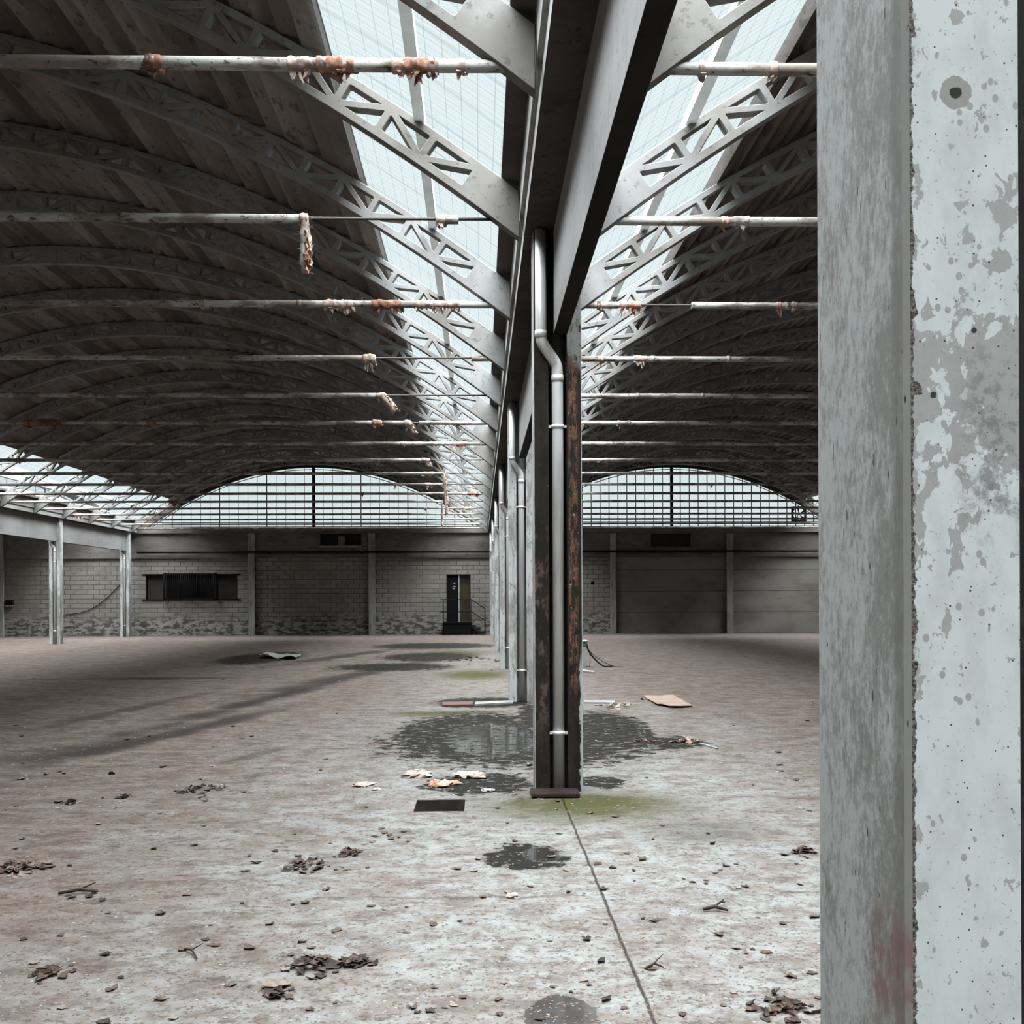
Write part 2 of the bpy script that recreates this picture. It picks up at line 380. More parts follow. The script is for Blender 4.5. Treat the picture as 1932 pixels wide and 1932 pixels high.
c = t.mix(t.math('MULTIPLY', t.step(t.noise(t.pos, 26, 4, .6), .62, .66), t.math('MULTIPLY', right, t.step(s[2], .9, 1.6, 0, .8))), c, (.36, .36, .33))
c = t.mix(t.step(t.noise(t.pos, 40, 3, .6), .68, .71, 0, .5), c, (.25, .22, .18))
t.bump(t.noise(t.pos, 30, 6, .7), .6, .006)
M['stained'] = t.fin(c, .8, .12)

# ------------------------------------------------------------------ floor
t = NT('dirty_concrete_floor'); P = t.pos; s = t.sep(P)
N1 = t.noise(P, 1.1, 8, .68); N2 = t.noise(P, 5, 8, .72); N3 = t.noise(t.map(P, (1, 1, 1)), 24, 5, .7)
def blob(cx, cy, rx, ry, rot=0, soft=.35, nz=.9, nn=None):
    q = t.map(P, (rx, ry, 1e6), (cx, cy, 0), (0, 0, rot), 'TEXTURE')
    ln = t.n('VectorMath', operation='LENGTH'); t.l(q, ln.inputs[0])
    v = t.math('ADD', ln.outputs['Value'], t.math('MULTIPLY', t.math('SUBTRACT', nn or N2, .5), nz * 2))
    return t.step(v, 1 - soft, 1 + soft * .3, 1, 0)
def blob_px(x0, x1, y0, y1, **k):
    a = fl((x0 + x1) / 2, y0); b = fl((x0 + x1) / 2, y1); ym = (y0 + y1) / 2
    c1, c2 = fl(x0, ym), fl(x1, ym)
    return blob((c1.x + c2.x) / 2, (a.y + b.y) / 2, abs(c2.x - c1.x) / 2, abs(a.y - b.y) / 2, **k)
dirt = t.mix(t.step(N1, .35, .65), (.34, .25, .205), (.46, .36, .30))
dirt = t.mix(t.step(t.noise(t.map(P, (1, 1.6, 1)), 3.1, 9, .78), .46, .56, 0, .6), dirt, (.58, .53, .49))
pale = t.mix(t.step(N2, .44, .60), (.82, .85, .835), (.60, .56, .515))
pm = t.math('MAXIMUM', blob(.6, 9, 3.2, 11, nn=N1, nz=1.2, soft=.8), t.math('MULTIPLY', blob(.6, 4.5, 3.2, 3.6, nn=N1, nz=1.6, soft=.9), .85))
pm = t.math('MAXIMUM', pm, t.math('MULTIPLY', blob(.2, 24, 2.2, 18, nn=N1, nz=.9, soft=.9), .55))
c = t.mix(t.math('MULTIPLY', pm, t.step(N2, .2, .62, 1, .55)), dirt, pale)
st_ = t.step(pm, 0, 1, 1, .7)
c = t.mix(t.math('MULTIPLY', st_, t.step(t.noise(t.map(P, (1, 1.4, 1)), 2.6, 9, .78), .505, .58, 0, .65)), c, (.26, .19, .155))
c = t.mix(t.step(t.noise(t.map(P, (1, 1.2, 1)), 7.5, 8, .8), .545, .60, 0, .65), c, (.20, .14, .115))
c = t.mix(t.step(N3, .55, .62, 0, .55), c, (.17, .125, .10))
c = t.mix(t.step(t.noise(P, 60, 3, .6), .68, .72, 0, .6), c, (.66, .65, .62))
c = t.mix(t.step(t.noise(P, 14, 6, .75), .60, .65, 0, .8), c, (.13, .095, .08))
# tyre tracks swept across the left vault
for (xa, ya, xb, yb, w, k) in ((-60, 1475, 560, 1330, .30, .75), (150, 1410, 700, 1268, .35, .8), (380, 1330, 860, 1236, .45, .7), (-40, 1400, 420, 1300, .22, .5),
                               (40, 1282, 520, 1278, .35, .7), (480, 1262, 760, 1222, .5, .7), (380, 1450, 560, 1405, .12, .4), (-60, 1450, 260, 1395, .5, .5), (560, 1500, 30, 1680, .3, .0)):
    if k == 0: continue
    a, b = fl(xa, ya), fl(xb, yb); d = b - a
    m = blob((a.x + b.x) / 2, (a.y + b.y) / 2, d.length / 2, w, rot=math.atan2(d.y, d.x), soft=.8, nz=1.0, nn=N1)
    c = t.mix(t.math('MULTIPLY', m, min(1, k * 1.25)), c, (.12, .10, .092))
# moss
mossc = t.mix(N3, (.11, .105, .035), (.25, .25, .10))
for a in ((870, 1340, 1486, 1558), (810, 985, 1262, 1286), (780, 930, 1226, 1240), (980, 1260, 1500, 1520), (700, 1000, 1340, 1352), (1180, 1480, 1540, 1600)):
    m = blob_px(*a, soft=.8, nz=1.1)
    c = t.mix(t.math('MULTIPLY', m, .95 if a[0] not in (1180, 980) else .5), c, mossc if a[0] != 1180 else (.19, .18, .13))
# black damp patches
wet = None
for a in ((655, 1320, 1350, 1462), (720, 1090, 1340, 1425), (900, 1085, 1588, 1648), (400, 570, 1228, 1258), (600, 880, 1250, 1268), (780, 1030, 1455, 1505), (700, 920, 1230, 1250), (1080, 1250, 1335, 1425), (1170, 1345, 1388, 1416), (1085, 1190, 1462, 1490), (975, 1040, 1325, 1385), (800, 1030, 1314, 1338), (680, 960, 1212, 1226), (900, 1010, 1600, 1640)):
    m = blob_px(*a, soft=.7, nz=.8)
    wet = m if wet is None else t.math('MAXIMUM', wet, m)
wet = t.step(wet, .06, .7)
SP = t.noise(t.map(P, (.8, 1, 1)), 9, 8, .76)
wetm = t.step(t.math('ADD', SP, t.math('MULTIPLY', wet, .20)), .61, .645)
wetm = t.math('MULTIPLY', wetm, t.step(wet, .02, .2))
c = t.mix(t.math('MULTIPLY', wet, .5), c, (.26, .26, .22))
c = t.mix(t.math('MULTIPLY', wetm, .95), c, t.mix(N2, (.018, .016, .014), (.05, .044, .034)))
# standing water: bottom puddle and a pool behind the second column
WK = t.step(SP, .56, .50)
pud = t.math('MAXIMUM', blob_px(988, 1135, 1876, 1975, soft=.06, nz=.35), t.math('MULTIPLY', blob_px(840, 1010, 1365, 1430, soft=.2, nz=.9), WK))
pud = t.math('MAXIMUM', pud, blob_px(985, 1060, 1598, 1628, soft=.2, nz=.4))
c = t.mix(t.math('MULTIPLY', pud, .8), c, (.085, .08, .07))
# construction joint under the column row, cross cracks
j = t.math('ABSOLUTE', t.math('ADD', t.math('SUBTRACT', s[0], .655), t.math('MULTIPLY', t.math('SUBTRACT', N2, .5), .035)))
c = t.mix(t.step(j, .004, .012, .85, 0), c, (.07, .055, .045))
j2 = t.math('ABSOLUTE', t.math('ADD', t.math('SUBTRACT', s[1], 5.85), t.math('MULTIPLY', t.math('SUBTRACT', N1, .5), .5)))
c = t.mix(t.math('MULTIPLY', t.step(j2, .004, .03, .6, 0), t.step(t.noise(P, .8, 3), .45, .55)), c, (.2, .16, .14))
hb = t.bump(t.math('ADD', N3, t.math('MULTIPLY', N2, 1.5)), .35, .008)
bn = [n for n in t.t.nodes if n.type == 'BUMP'][0]
t.put(bn.inputs['Strength'], t.step(pud, 0, .6, .35, .0))
rough = t.math('MINIMUM', t.step(wetm, 0, 1, .9, .7), t.step(pud, .3, .9, .9, .06))
M['floor'] = t.fin(c, rough, t.step(pud, .2, .9, .02, .45))

# ------------------------------------------------------------------ dimensions of the hall
X0 = 0.653                     # axis of the middle column row
SPAN = 16.34
ROWS = {'left': X0 - SPAN, 'central': X0, 'right': X0 + SPAN}
VC = {'left': X0 - SPAN / 2, 'right': X0 + SPAN / 2, 'outer': X0 - SPAN * 1.5}
YW, YB = 49.6, -9.0            # far wall, rear wall
COLF = [1.1425] + [1.10 + 7.9 * i for i in range(1, 7)]        # front faces of columns
TY = [6.50 + 2.633 * k for k in range(17)]       # trusses
R_B, R_T, ZC = 11.94, 12.245, -4.3                # bottom and top chord radius, centre height
Z_SOF, Z_BEAM, Z_ROD = 4.65, 3.785, 4.79
TIP = 7.865
WTOP = at(600, 998, YW).z

KP, ZK = .0485, 7.62              # parabola of the bottom chord and its crown height
def arc(r, a, xc):
    tb = R_B * math.sin(a); o = r - R_B; n = math.hypot(2 * KP * tb, 1)
    return (xc + tb + o * 2 * KP * tb / n, ZK - KP * tb * tb + o / n)
def bis(f, lo, hi):
    for _ in range(40):
        m = (lo + hi) / 2
        if f(m) > 0: hi = m
        else: lo = m
    return (lo + hi) / 2
def ang_x(r, x): return bis(lambda a: arc(r, a, 0)[0] - x, 0, .9)      # angle at which the curve reaches half width x
def ang_z(r, z): return bis(lambda a: z - arc(r, a, 0)[1], 0, .9)      # angle at which it comes down to height z
def z_arc(r, t): return arc(r, ang_x(r, abs(t)), 0)[1]

# ------------------------------------------------------------------ setting: floor with the drain pit, walls
pit = (fl(780, 1531).x, fl(876, 1531).x, fl(830, 1531).y, fl(830, 1509).y)
bm = bmesh.new()
xs = [-33, pit[0], pit[1], 18]; ys = [YB - 1, pit[2], pit[3], YW + 1]
V = [[bm.verts.new((x, y, 0)) for x in xs] for y in ys]
for j in range(3):
    for i in range(3):
        if (i, j) != (1, 1): bm.faces.new((V[j][i], V[j][i + 1], V[j + 1][i + 1], V[j + 1][i]))
tag(obj('floor', bm, M['floor']), kind='structure')
bm = bmesh.new()
x0, x1, y0, y1 = pit
w = .012
box(bm, x0 - w, x0, y0 - w, y1 + w, -.2, -.002); box(bm, x1, x1 + w, y0 - w, y1 + w, -.2, -.002)
box(bm, x0, x1, y0 - w, y0, -.2, -.002); box(bm, x0, x1, y1, y1 + w, -.2, -.002); box(bm, x0, x1, y0, y1, -.2, -.13)
for k in range(12):
    lump(bm, (random.Random(k).uniform(x0 + .04, x1 - .04), random.Random(k + 50).uniform(y0 + .04, y1 - .04), -.12), (.05, .05, .03), k, 1)
tag(obj('drain_pit', bm, M['earth']), 'open rectangular drain pit sunk in the floor left of the black stained column', 'pit')

def panel_with_holes(bm, x0, x1, z0, z1, y0, y1, holes, mi=0):
    xs = sorted({x0, x1, *[h[0] for h in holes], *[h[1] for h in holes]}); zs = sorted({z0, z1, *[h[2] for h in holes], *[h[3] for h in holes]})
    for a, b in zip(xs, xs[1:]):
        for c_, d in zip(zs, zs[1:]):
            mx_, mz_ = (a + b) / 2, (c_ + d) / 2
            if any(h[0] < mx_ < h[1] and h[2] < mz_ < h[3] for h in holes): continue
            box(bm, a, b, y0, y1, c_, d, mi)
    bmesh.ops.remove_doubles(bm, verts=bm.verts, dist=1e-5)
def W(x, y): return at(x, y, YW)
def rect(xa, xb, ya, yb, Y=YW):
    a, b = at(xa, ya, Y), at(xb, yb, Y); return (a.x, b.x, b.z, a.z)
zb = W(600, 1053).z              # underside of the ring beam
hole_win = rect(275, 448, 1084.5, 1130)
hole_door = rect(842.5, 888, 1084, 1173)
xsplit = W(1151, 1100).x
bm = bmesh.new()
panel_with_holes(bm, -32.5, xsplit, 0, zb, YW, YW + .3, [hole_win, hole_door, rect(1115, 1122, 1097, 1103)])
r_ = rect(1114, 1123, 1096, 1104); bn_ = bmesh.new(); box(bn_, r_[0], r_[1], YW + .15, YW + .2, r_[2], r_[3])  # black plate added behind the hole to make it look dark
niche_backing = bn_
tag(obj('wall_far', bm, M['blocks']), kind='structure')
bm = bmesh.new(); box(bm, xsplit, 17.6, YW, YW + .3, 0, zb)
tag(obj('wall_far', bm, M['panels']), kind='structure')
bm = bmesh.new()
hv = rect(603, 682, 1007, 1033)
panel_with_holes(bm, -32.5, 17.6, zb, W(600, 1006).z, YW - .03, YW + .3, [hv, rect(1228, 1303, 1007, 1031)])
tag(obj('wall_far', bm, M['wallconc']), kind='structure')
bm = bmesh.new(); box(bm, -32.5, 17.6, YW - .14, YW + .3, W(600, 1006).z, WTOP)
box(bm, -32.5, 17.6, YW - .10, YW - .03, zb, W(600, 1046).z)
tag(obj('trim_far_ring_beam', bm, M['wallconc']), kind='structure')
bm = bmesh.new(); box(bm, -32.8, -32.5, YB, YW + .3, 0, 6); tag(obj('wall_left', bm, M['wallconc']), kind='structure')
bm = bmesh.new(); box(bm, 17.6, 17.9, YB, YW + .3, 0, 6); tag(obj('wall_right', bm, M['wallconc']), kind='structure')
bm = bmesh.new(); box(bm, -32.8, 17.9, YB - .3, YB, 0, 4.8); tag(obj('wall_rear', bm, M['wallconc']), kind='structure')

# ------------------------------------------------------------------ vaulted ceilings with skylight strips
A_SKY0, A_SKY1 = ang_x(R_T, 6.23), ang_x(R_T, 7.70)
rnd = random.Random(4)
for nm, xc in VC.items():
    bm = bmesh.new()
    n = 60; edges = [YB] + [TY[0] - 2.633 * k for k in range(5, 0, -1)] + TY + [YW + .3]
    for y0, y1 in zip(edges, edges[1:]):
        for i in range(n):
            a0 = -A_SKY0 + 2 * A_SKY0 * i / n; a1 = -A_SKY0 + 2 * A_SKY0 * (i + 1) / n
            k = rnd.uniform(.03, .085); q = rnd.uniform(.0, .015)
            P0, P1 = arc(R_T + .004 + q, a0, xc), arc(R_T + .004 + q + k, a1 - .0013, xc)
            u0, u1 = arc(R_T + .12, a0, xc), arc(R_T + .12, a1 - .0013, xc)
            vs = [bm.verts.new((p[0], y, p[1])) for p, y in ((P0, y0), (P1, y0), (P1, y1), (P0, y1), (u0, y0), (u1, y0), (u1, y1), (u0, y1))]
            bf = bm.faces.new((vs[0], vs[3], vs[2], vs[1])); bf.material_index = rnd.choice((0, 0, 2, 3)); bm.faces.new((vs[0], vs[4], vs[7], vs[3])); bm.faces.new((vs[1], vs[2], vs[6], vs[5]))
            bm.faces.new((vs[0], vs[1], vs[5], vs[4])); bm.faces.new((vs[3], vs[7], vs[6], vs[2]))
    for i in range(n):
        a0 = -A_SKY0 + 2 * A_SKY0 * i / n; a1 = -A_SKY0 + 2 * A_SKY0 * (i + 1) / n
        u0, u1 = arc(R_T + .121, a0, xc), arc(R_T + .121, a1, xc)
        f = bm.faces.new([bm.verts.new(q) for q in ((u0[0], YB, u0[1]), (u1[0], YB, u1[1]), (u1[0], YW + .3, u1[1]), (u0[0], YW + .3, u0[1]))]); f.material_index = 1
    tag(obj('ceiling', bm, [M['ceiling'], M['roof_outer'], M['ceiling_light'], M['ceiling_dark']]), kind='structure')
win = 0
for nm, xc in VC.items():
    for sgn in (-1, 1):
        if nm == 'outer' and sgn < 0: pass
        win += 1
        bm = bmesh.new()
        NA = 8; prev = None
        for i in range(NA + 1):
            a = sgn * (A_SKY0 - .006 + (A_SKY1 - A_SKY0 + .006) * i / NA)
            p = arc(R_T + .03, a, xc)
            cur = (bm.verts.new((p[0], YB, p[1])), bm.verts.new((p[0], YW + .3, p[1])))
            if prev: bm.faces.new((prev[0], prev[1], cur[1], cur[0]))
            prev = cur
        tag(obj('window_%d' % win, bm, M['sheet'], smooth=True), kind='structure')
        bm = bmesh.new()                              # purlin under the sheet
        p = arc(R_T + .0, sgn * ang_x(R_T, 7.03), xc)
        box(bm, p[0] - .045, p[0] + .045, YB, YW, p[1] + .0, p[1] + .095)
        tag(obj('trim_skylight_purlin', bm, M['purlin']), kind='structure')
        bm = bmesh.new()                              # dark eave board along the gutter
        pa = arc(R_T + .02, sgn * A_SKY1, xc); xe = xc + sgn * (SPAN / 2 - .302)
        prism(bm, [(pa[0], pa[1]), (xe, 5.09), (xe, 5.13), (pa[0], pa[1] + .05)], 'y', YB, YW)
        tag(obj('trim_eave_board', bm, M['eave']), kind='structure')

# gable end windows
gable_pts = lambda xc, r, n=40, am=None: [arc(r, -am + 2 * am * i / n, xc) for i in range(n + 1)]
def gable(Y, xc, idx, pitch, medium, thick, right):
    amax = ang_z(R_T - .03, WTOP)
    root = empty('window_%d' % idx, (0, 0, 0)); tag(root, kind='structure')
    bm = bmesh.new(); pts = gable_pts(xc, R_T - .03, 40, amax)
    bm.faces.new([bm.verts.new((p[0], Y + .12, p[1])) for p in pts])
    obj('pane', bm, M['pane'], root)
    bm = bmesh.new()
    for r in (R_B + .03, R_B - .10):
        am = ang_z(r, WTOP + .02)
        pts = gable_pts(xc, r, 40, am)
        for p, q in zip(pts, pts[1:]):
            tube(bm, [(p[0], Y + .06, p[1]), (q[0], Y + .06, q[1])], .018, 4)
    obj('arched_frame', bm, M['bar_dark'], root)
    k0 = int(8.2 / pitch)
    bt, bd = bmesh.new(), bmesh.new()
    for k in range(-k0, k0 + 1):
        if k == 0: continue
        tt = k * pitch; z = z_arc(R_B + .03, tt)
        if z < WTOP + .05: continue
        w_ = .022 if (medium and k % medium == 0) else (.018 if right else .010)
        box(bd if w_ > .015 else bt, xc + tt - w_, xc + tt + w_, Y + .05, Y + .05 + w_ * 2, WTOP, z)
    obj('glazing_bars', bd, M['bar_dark'] if right else M['bar'], root)
    if len(bt.verts): obj('thin_glazing_bars', bt, M['bar'], root)
    else: bt.free()
    bm = bmesh.new(); box(bm, xc - .07, xc + .07, Y - .02, Y + .05, WTOP, z_arc(R_B, 0)); obj('centre_post', bm, M['black'], root)
    bm = bmesh.new()
    for zz in (WTOP + .10, WTOP + .30):
        h = arc(R_B, ang_z(R_B, zz), 0)[0]; box(bm, xc - h, xc + h, Y + .045, Y + .075, zz - .02, zz + .02)
    obj('transom', bm, M['bar_dark'], root)
    return root
gable(YW, VC['left'], 7, .426, 5, False, False)
gable(YW, VC['right'], 8, .411, 0, True, True)
gable(YW, VC['outer'], 9, .426, 5, False, False)
# gable masonry ring between truss and glazing edge
for nm, xc in VC.items():
    bm = bmesh.new(); am = ang_x(R_T, 7.9)
    for i in range(40):
        a0 = -am + 2 * am * i / 40; a1 = -am + 2 * am * (i + 1) / 40
        p = [arc(R_B - .0, a0, xc), arc(R_B - .0, a1, xc), arc(R_T + .05, a1, xc), arc(R_T + .05, a0, xc)]
        prism(bm, p, 'y', YW + .1, YW + .25)
    tag(obj('trim_gable_edge', bm, M['eave']), kind='structure')
# rear gables, behind the camera
for nm, xc in VC.items():
    bm = bmesh.new(); am = ang_x(R_T, 8.1)
    bm.faces.new([bm.verts.new((p[0], YB - .15, p[1])) for p in gable_pts(xc, R_T - .02, 40, am)])
    tag(obj('window_%d' % (10 + list(VC).index(nm)), bm, M['pane']), kind='structure')

# ------------------------------------------------------------------ trusses
def round_poly(pts, r, n=3):
    out = []; m = len(pts)
    for i in range(m):
        p, a, b = Vector(pts[i]), Vector(pts[i - 1]), Vector(pts[(i + 1) % m])
        u, v = (a - p), (b - p); d = min(r, u.length * .4, v.length * .4)
        s_, e_ = p + u.normalized() * d, p + v.normalized() * d
        for k in range(n + 1):
            w_ = k / n; out.append(tuple((s_ * (1 - w_) ** 2 + p * 2 * w_ * (1 - w_) + e_ * w_ ** 2)))
    return out
def half_truss_mesh(sgn):
    rm = (R_B + R_T) / 2
    tab, acc, last = [], 0.0, arc(rm, 0, 0)
    for i in range(0, 1201):
        a = .9 * i / 1200; q = arc(rm, a, 0); acc += math.hypot(q[0] - last[0], q[1] - last[1]); last = q; tab.append((acc, a))
    def pt(s_, r):
        a = next(a for l, a in tab if l >= s_); q = arc(r, a, 0); return (sgn * q[0], q[1])
    cu = bpy.data.curves.new('tmp', 'CURVE'); cu.dimensions = '2D'; cu.fill_mode = 'BOTH'; cu.extrude = .05; cu.bevel_depth = .006; cu.bevel_resolution = 0
    def spline(pts):
        sp = cu.splines.new('POLY'); sp.points.add(len(pts) - 1); sp.use_cyclic_u = True
        for k, p in enumerate(pts): sp.points[k].co = (p[0], p[1], 0, 1)
    aB, aT = ang_x(R_B, TIP - .01), ang_x(R_T, TIP - .01)
    NB = 44; g = .004
    out = [(sgn * max(arc(R_B, aB * i / NB, 0)[0], g), arc(R_B, aB * i / NB, 0)[1]) for i in range(NB + 1)]
    out += [(sgn * max(arc(R_T, aT * i / NB, 0)[0], g), arc(R_T, aT * i / NB, 0)[1]) for i in range(NB, -1, -1)]
    spline(out)
    s0, s1, NP = .40, 8.02, 18; p = (s1 - s0) / NP
    rb, rt = R_B + .060, R_T - .054; hw = .026
    for i in range(NP):
        a, b = s0 + p * i + (hw if i else 0), s0 + p * (i + 1) - (hw if i < NP - 1 else 0)
        dv, dh = .030, .045
        if i % 2 == 0:       # strut falls from the inner top to the outer bottom
            spline(round_poly([pt(a, rt - dv), pt(b - dh, rb), pt(a, rb)], .022))
            spline(round_poly([pt(a + dh, rt), pt(b, rb + dv), pt(b, rt)], .022))
        else:
            spline(round_poly([pt(a, rb + dv), pt(b - dh, rt), pt(a, rt)], .022))
            spline(round_poly([pt(a + dh, rb), pt(b, rt - dv), pt(b, rb)], .022))
    o = bpy.data.objects.new('tmp', cu); COL.objects.link(o)
    dg = bpy.context.evaluated_depsgraph_get()
    me = bpy.data.meshes.new_from_object(o.evaluated_get(dg))
    bpy.data.objects.remove(o)
    me.transform(Matrix.Rotation(math.radians(90), 4, 'X'))
    me.name = 'truss_half'; me.materials.clear(); me.materials.append(M['truss'])
    return me
HALF = {-1: half_truss_mesh(-1), 1: half_truss_mesh(1)}
ORD = ['first', 'second', 'third', 'fourth', 'fifth', 'sixth', 'seventh', 'eighth', 'ninth', 'tenth', 'eleventh', 'twelfth', 'thirteenth',
       'fourteenth', 'fifteenth', 'sixteenth', 'seventeenth']
for side in ('left', 'right'):
    for k, y in enumerate(TY):
        lab = 'grey concrete arched lattice truss, %s from the camera in the %s vault' % (ORD[k], side)
        if k == len(TY) - 1: lab = 'grey concrete arched lattice truss in front of the %s gable window' % side
        root = empty('roof_truss', (VC[side], y, 0), lab, 'roof truss', 'arched concrete trusses of the %s vault' % side)
        for sg in (-1, 1):
            h = bpy.data.objects.new('truss_half', HALF[sg]); COL.objects.link(h); h.parent = root

# ------------------------------------------------------------------ gutters, beams, columns
def span_name(row, i):
    if i == 0: return 'at the pillar beside the camera, reaching back behind it' if row == 'central' else 'nearest the camera'
    if row == 'central':
        return ['', 'between the near pillar and the black stained column', 'between the black stained column and the next column behind it',
                'between the second and third columns behind the near pillar', 'between the third and fourth columns behind the near pillar',
                'between the fourth and fifth columns behind the near pillar', 'between the fifth and last columns behind the near pillar',
                'short length ending at the far wall'][i]
    return ['', 'first full bay', 'second full bay', 'third full bay', 'fourth full bay', 'left of its two visible columns',
            'between the two visible columns', 'short length ending at the far wall'][i]
CY = [y + .143 for y in COLF]
gut = [(-.267, Z_SOF), (.267, Z_SOF), (.267, 4.80), (.30, 4.82), (.305, 5.14), (.25, 5.14), (.22, 4.74), (-.22, 4.74), (-.25, 5.14), (-.305, 5.14), (-.30, 4.82), (-.267, 4.80)]
for row, rx in ROWS.items():
    ends = [YB] + CY + [YW - .15]
    for i, (a, b) in enumerate(zip(ends, ends[1:])):
        if row == 'right' and False: continue
        bm = bmesh.new(); prism(bm, gut, 'y', a + .004, b - .004)
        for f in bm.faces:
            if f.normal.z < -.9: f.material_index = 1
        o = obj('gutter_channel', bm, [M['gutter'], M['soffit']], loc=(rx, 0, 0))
        tag(o, 'gutter of the %s row, %s' % (row, span_name(row, i)), 'gutter', 'concrete gutters of the %s row' % row)
        bm = bmesh.new(); box(bm, -.057 + .025, .057 + .025, a + .156, b - .146, Z_BEAM, Z_SOF - .003)
        bevel(bm, .01)
        bm.normal_update()
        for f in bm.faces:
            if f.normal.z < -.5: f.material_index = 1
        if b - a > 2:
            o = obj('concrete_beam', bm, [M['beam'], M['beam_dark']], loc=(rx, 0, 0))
            tag(o, 'beam of the %s row, %s' % (row, span_name(row, i)), 'beam', 'concrete beams of the %s row' % row)
        else: bm.free()

CW, CD, GW, GD = .200, .296, .077, .10
def column_bm(rx, yf):
    bm = bmesh.new(); b = .006
    pts = [(-CW + b, 0), (-GW, 0), (-GW + .01, GD), (GW - .01, GD), (GW, 0), (CW - b, 0), (CW, b), (CW, CD), (GW, CD), (GW - .01, CD - GD * .6), (-GW + .01, CD - GD * .6), (-GW, CD), (-CW, CD), (-CW, b)]
    zs = [0.0, Z_SOF - .003]
    prism(bm, pts, 'z', *zs)
    bm.normal_update()
    for f in bm.faces:
        c_ = f.calc_center_median()
        if f.normal.y < -.9 and c_.y < .01: f.material_index = 1
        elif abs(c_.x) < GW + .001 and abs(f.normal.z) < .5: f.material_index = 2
    return bm
def pipe(parent, top, low, zt, z_e1, z_e2, sides=18):
    r = .047
    (xt, yt), (xl, yl) = top, low
    pts = [(xt, yt, zt), (xt, yt, z_e1 + .05)]
    for k in range(1, 10):
        w_ = k / 10; e = w_ * w_ * (3 - 2 * w_)
        pts.append((xt + (xl - xt) * e, yt + (yl - yt) * e, z_e1 + (z_e2 - z_e1) * w_))
    pts += [(xl, yl, z_e2 - .05), (xl, yl, .012)]
    bm = bmesh.new(); tube(bm, pts, r, sides)
    p = obj('downpipe', bm, M['zinc'], parent, smooth=False)
    for z in (z_e2 - .07, z_e1 + .02):
        bm = bmesh.new(); x_, y_ = (xl, yl) if z < z_e2 else (xt, yt)
        tube(bm, [(x_, y_, z - .028), (x_, y_, z + .028)], r + .004, sides); obj('pipe_collar', bm, M['zinc'], p)
    for z in (3.03, .486):
        bm = bmesh.new(); tube(bm, [(xl, yl, z - .014), (xl, yl, z + .014)], r + .007, sides)
        for sg in (-1, 1):
            tube(bm, [(xl + sg * .066, yl - .012, z), (xl + sg * .066, yl + .03, z)], .012, 8)
            box(bm, xl + sg * .058 - .014, xl + sg * .058 + .014, yl - .003, yl + .003, z - .012, z + .012)
        obj('pipe_clamp', bm, M['zinc'], p)
    return p
col_label = {
    'central': ['large pale concrete pillar with flaking white paint, beside the camera at the right edge',
                'black stained concrete column with orange patches and steel downpipe, centre of the hall',
                'pale concrete column directly behind the black stained column', 'pale column of the central row, third behind the flaking pillar',
                'pale column of the central row, fourth behind the flaking pillar', 'pale column of the central row, fifth behind the flaking pillar',
                'farthest column of the central row, almost at the far wall'],
    'left': [None, None, None, None, None, 'pale concrete column of the left row standing clear of the far wall', 'grey column of the left row next to the far wall, left of the barred window']}
for row in ('central', 'left'):
    for i, yf in enumerate(COLF):
        if not col_label[row][i]: continue
        root = empty('concrete_column', (ROWS[row], yf, 0), col_label[row][i], 'column', 'concrete columns of the %s row' % row)
        if row == 'central' and i == 0: mats = [M['scraped'], M['flaking'], M['groove']]
        elif row == 'central' and i == 1: mats = [M['column'], M['stained'], M['groove']]
        else: mats = [M['column'], M['column'], M['column']]
        obj('shaft', column_bm(0, yf), mats, root)
        if not (row == 'central' and i == 0):
            pipe(root, (-.140, -.055), (0, .02), Z_SOF - .01, 3.76, 3.50)

# rusty base plate, loose in front of the stained column
bm = bmesh.new(); a, b = fl(1003, 1507), fl(1094, 1505); box(bm, a.x, b.x, a.y, COLF[1] - .03, .012, .034)
for k in range(7): box(bm, a.x + .01 + k * .011, a.x + .015 + k * .011, a.y + .01, COLF[1] - .04, .034, .038)
tag(obj('base_plate', bm, M['rust']), 'rusty ribbed steel plate on the floor at the foot of the black stained column', 'plate')
# pilasters on the far wall
def pil(x0, x1, y0, y1, lab):
    a = at(x0, y0, YW - .2); b = at(x1, y1, YW - .2)
    bm = bmesh.new(); box(bm, a.x, b.x, YW - .2, YW - .145, 0, a.z); box(bm, a.x + .03, b.x - .03, YW - .145, YW - .001, 0, zb - .01)
    tag(obj('wall_pilaster', bm, M['pilaster']), lab, 'pilaster', 'pilasters of the far wall')
pil(468, 481, 1006, 1198, 'grey concrete pilaster on the far wall just right of the barred window')
pil(695, 708, 1006, 1197, 'grey concrete pilaster on the far wall between bare block wall and door bay')
pil(1151, 1163, 1006, 1194, 'grey concrete pilaster on the far wall, left one in the right vault')
pil(1371, 1384, 1006, 1194, 'blotchy concrete pilaster on the far wall, right one in the right vault')
pil(-4, 6, 1006, 1203, 'concrete pilaster at the extreme left end of the far wall')

# ------------------------------------------------------------------ far wall fittings
def rbox(name, r, y0, y1, mat, parent=None, bev=0):
    bm = bmesh.new(); box(bm, r[0], r[1], y0, y1, r[2], r[3])
    if bev: bevel(bm, bev)
    return obj(name, bm, mat, parent)
tag(obj('wall_niche_backing', niche_backing, M['black']), 'black plate darkening a small square hole in the block wall, right of the column row', 'hole')
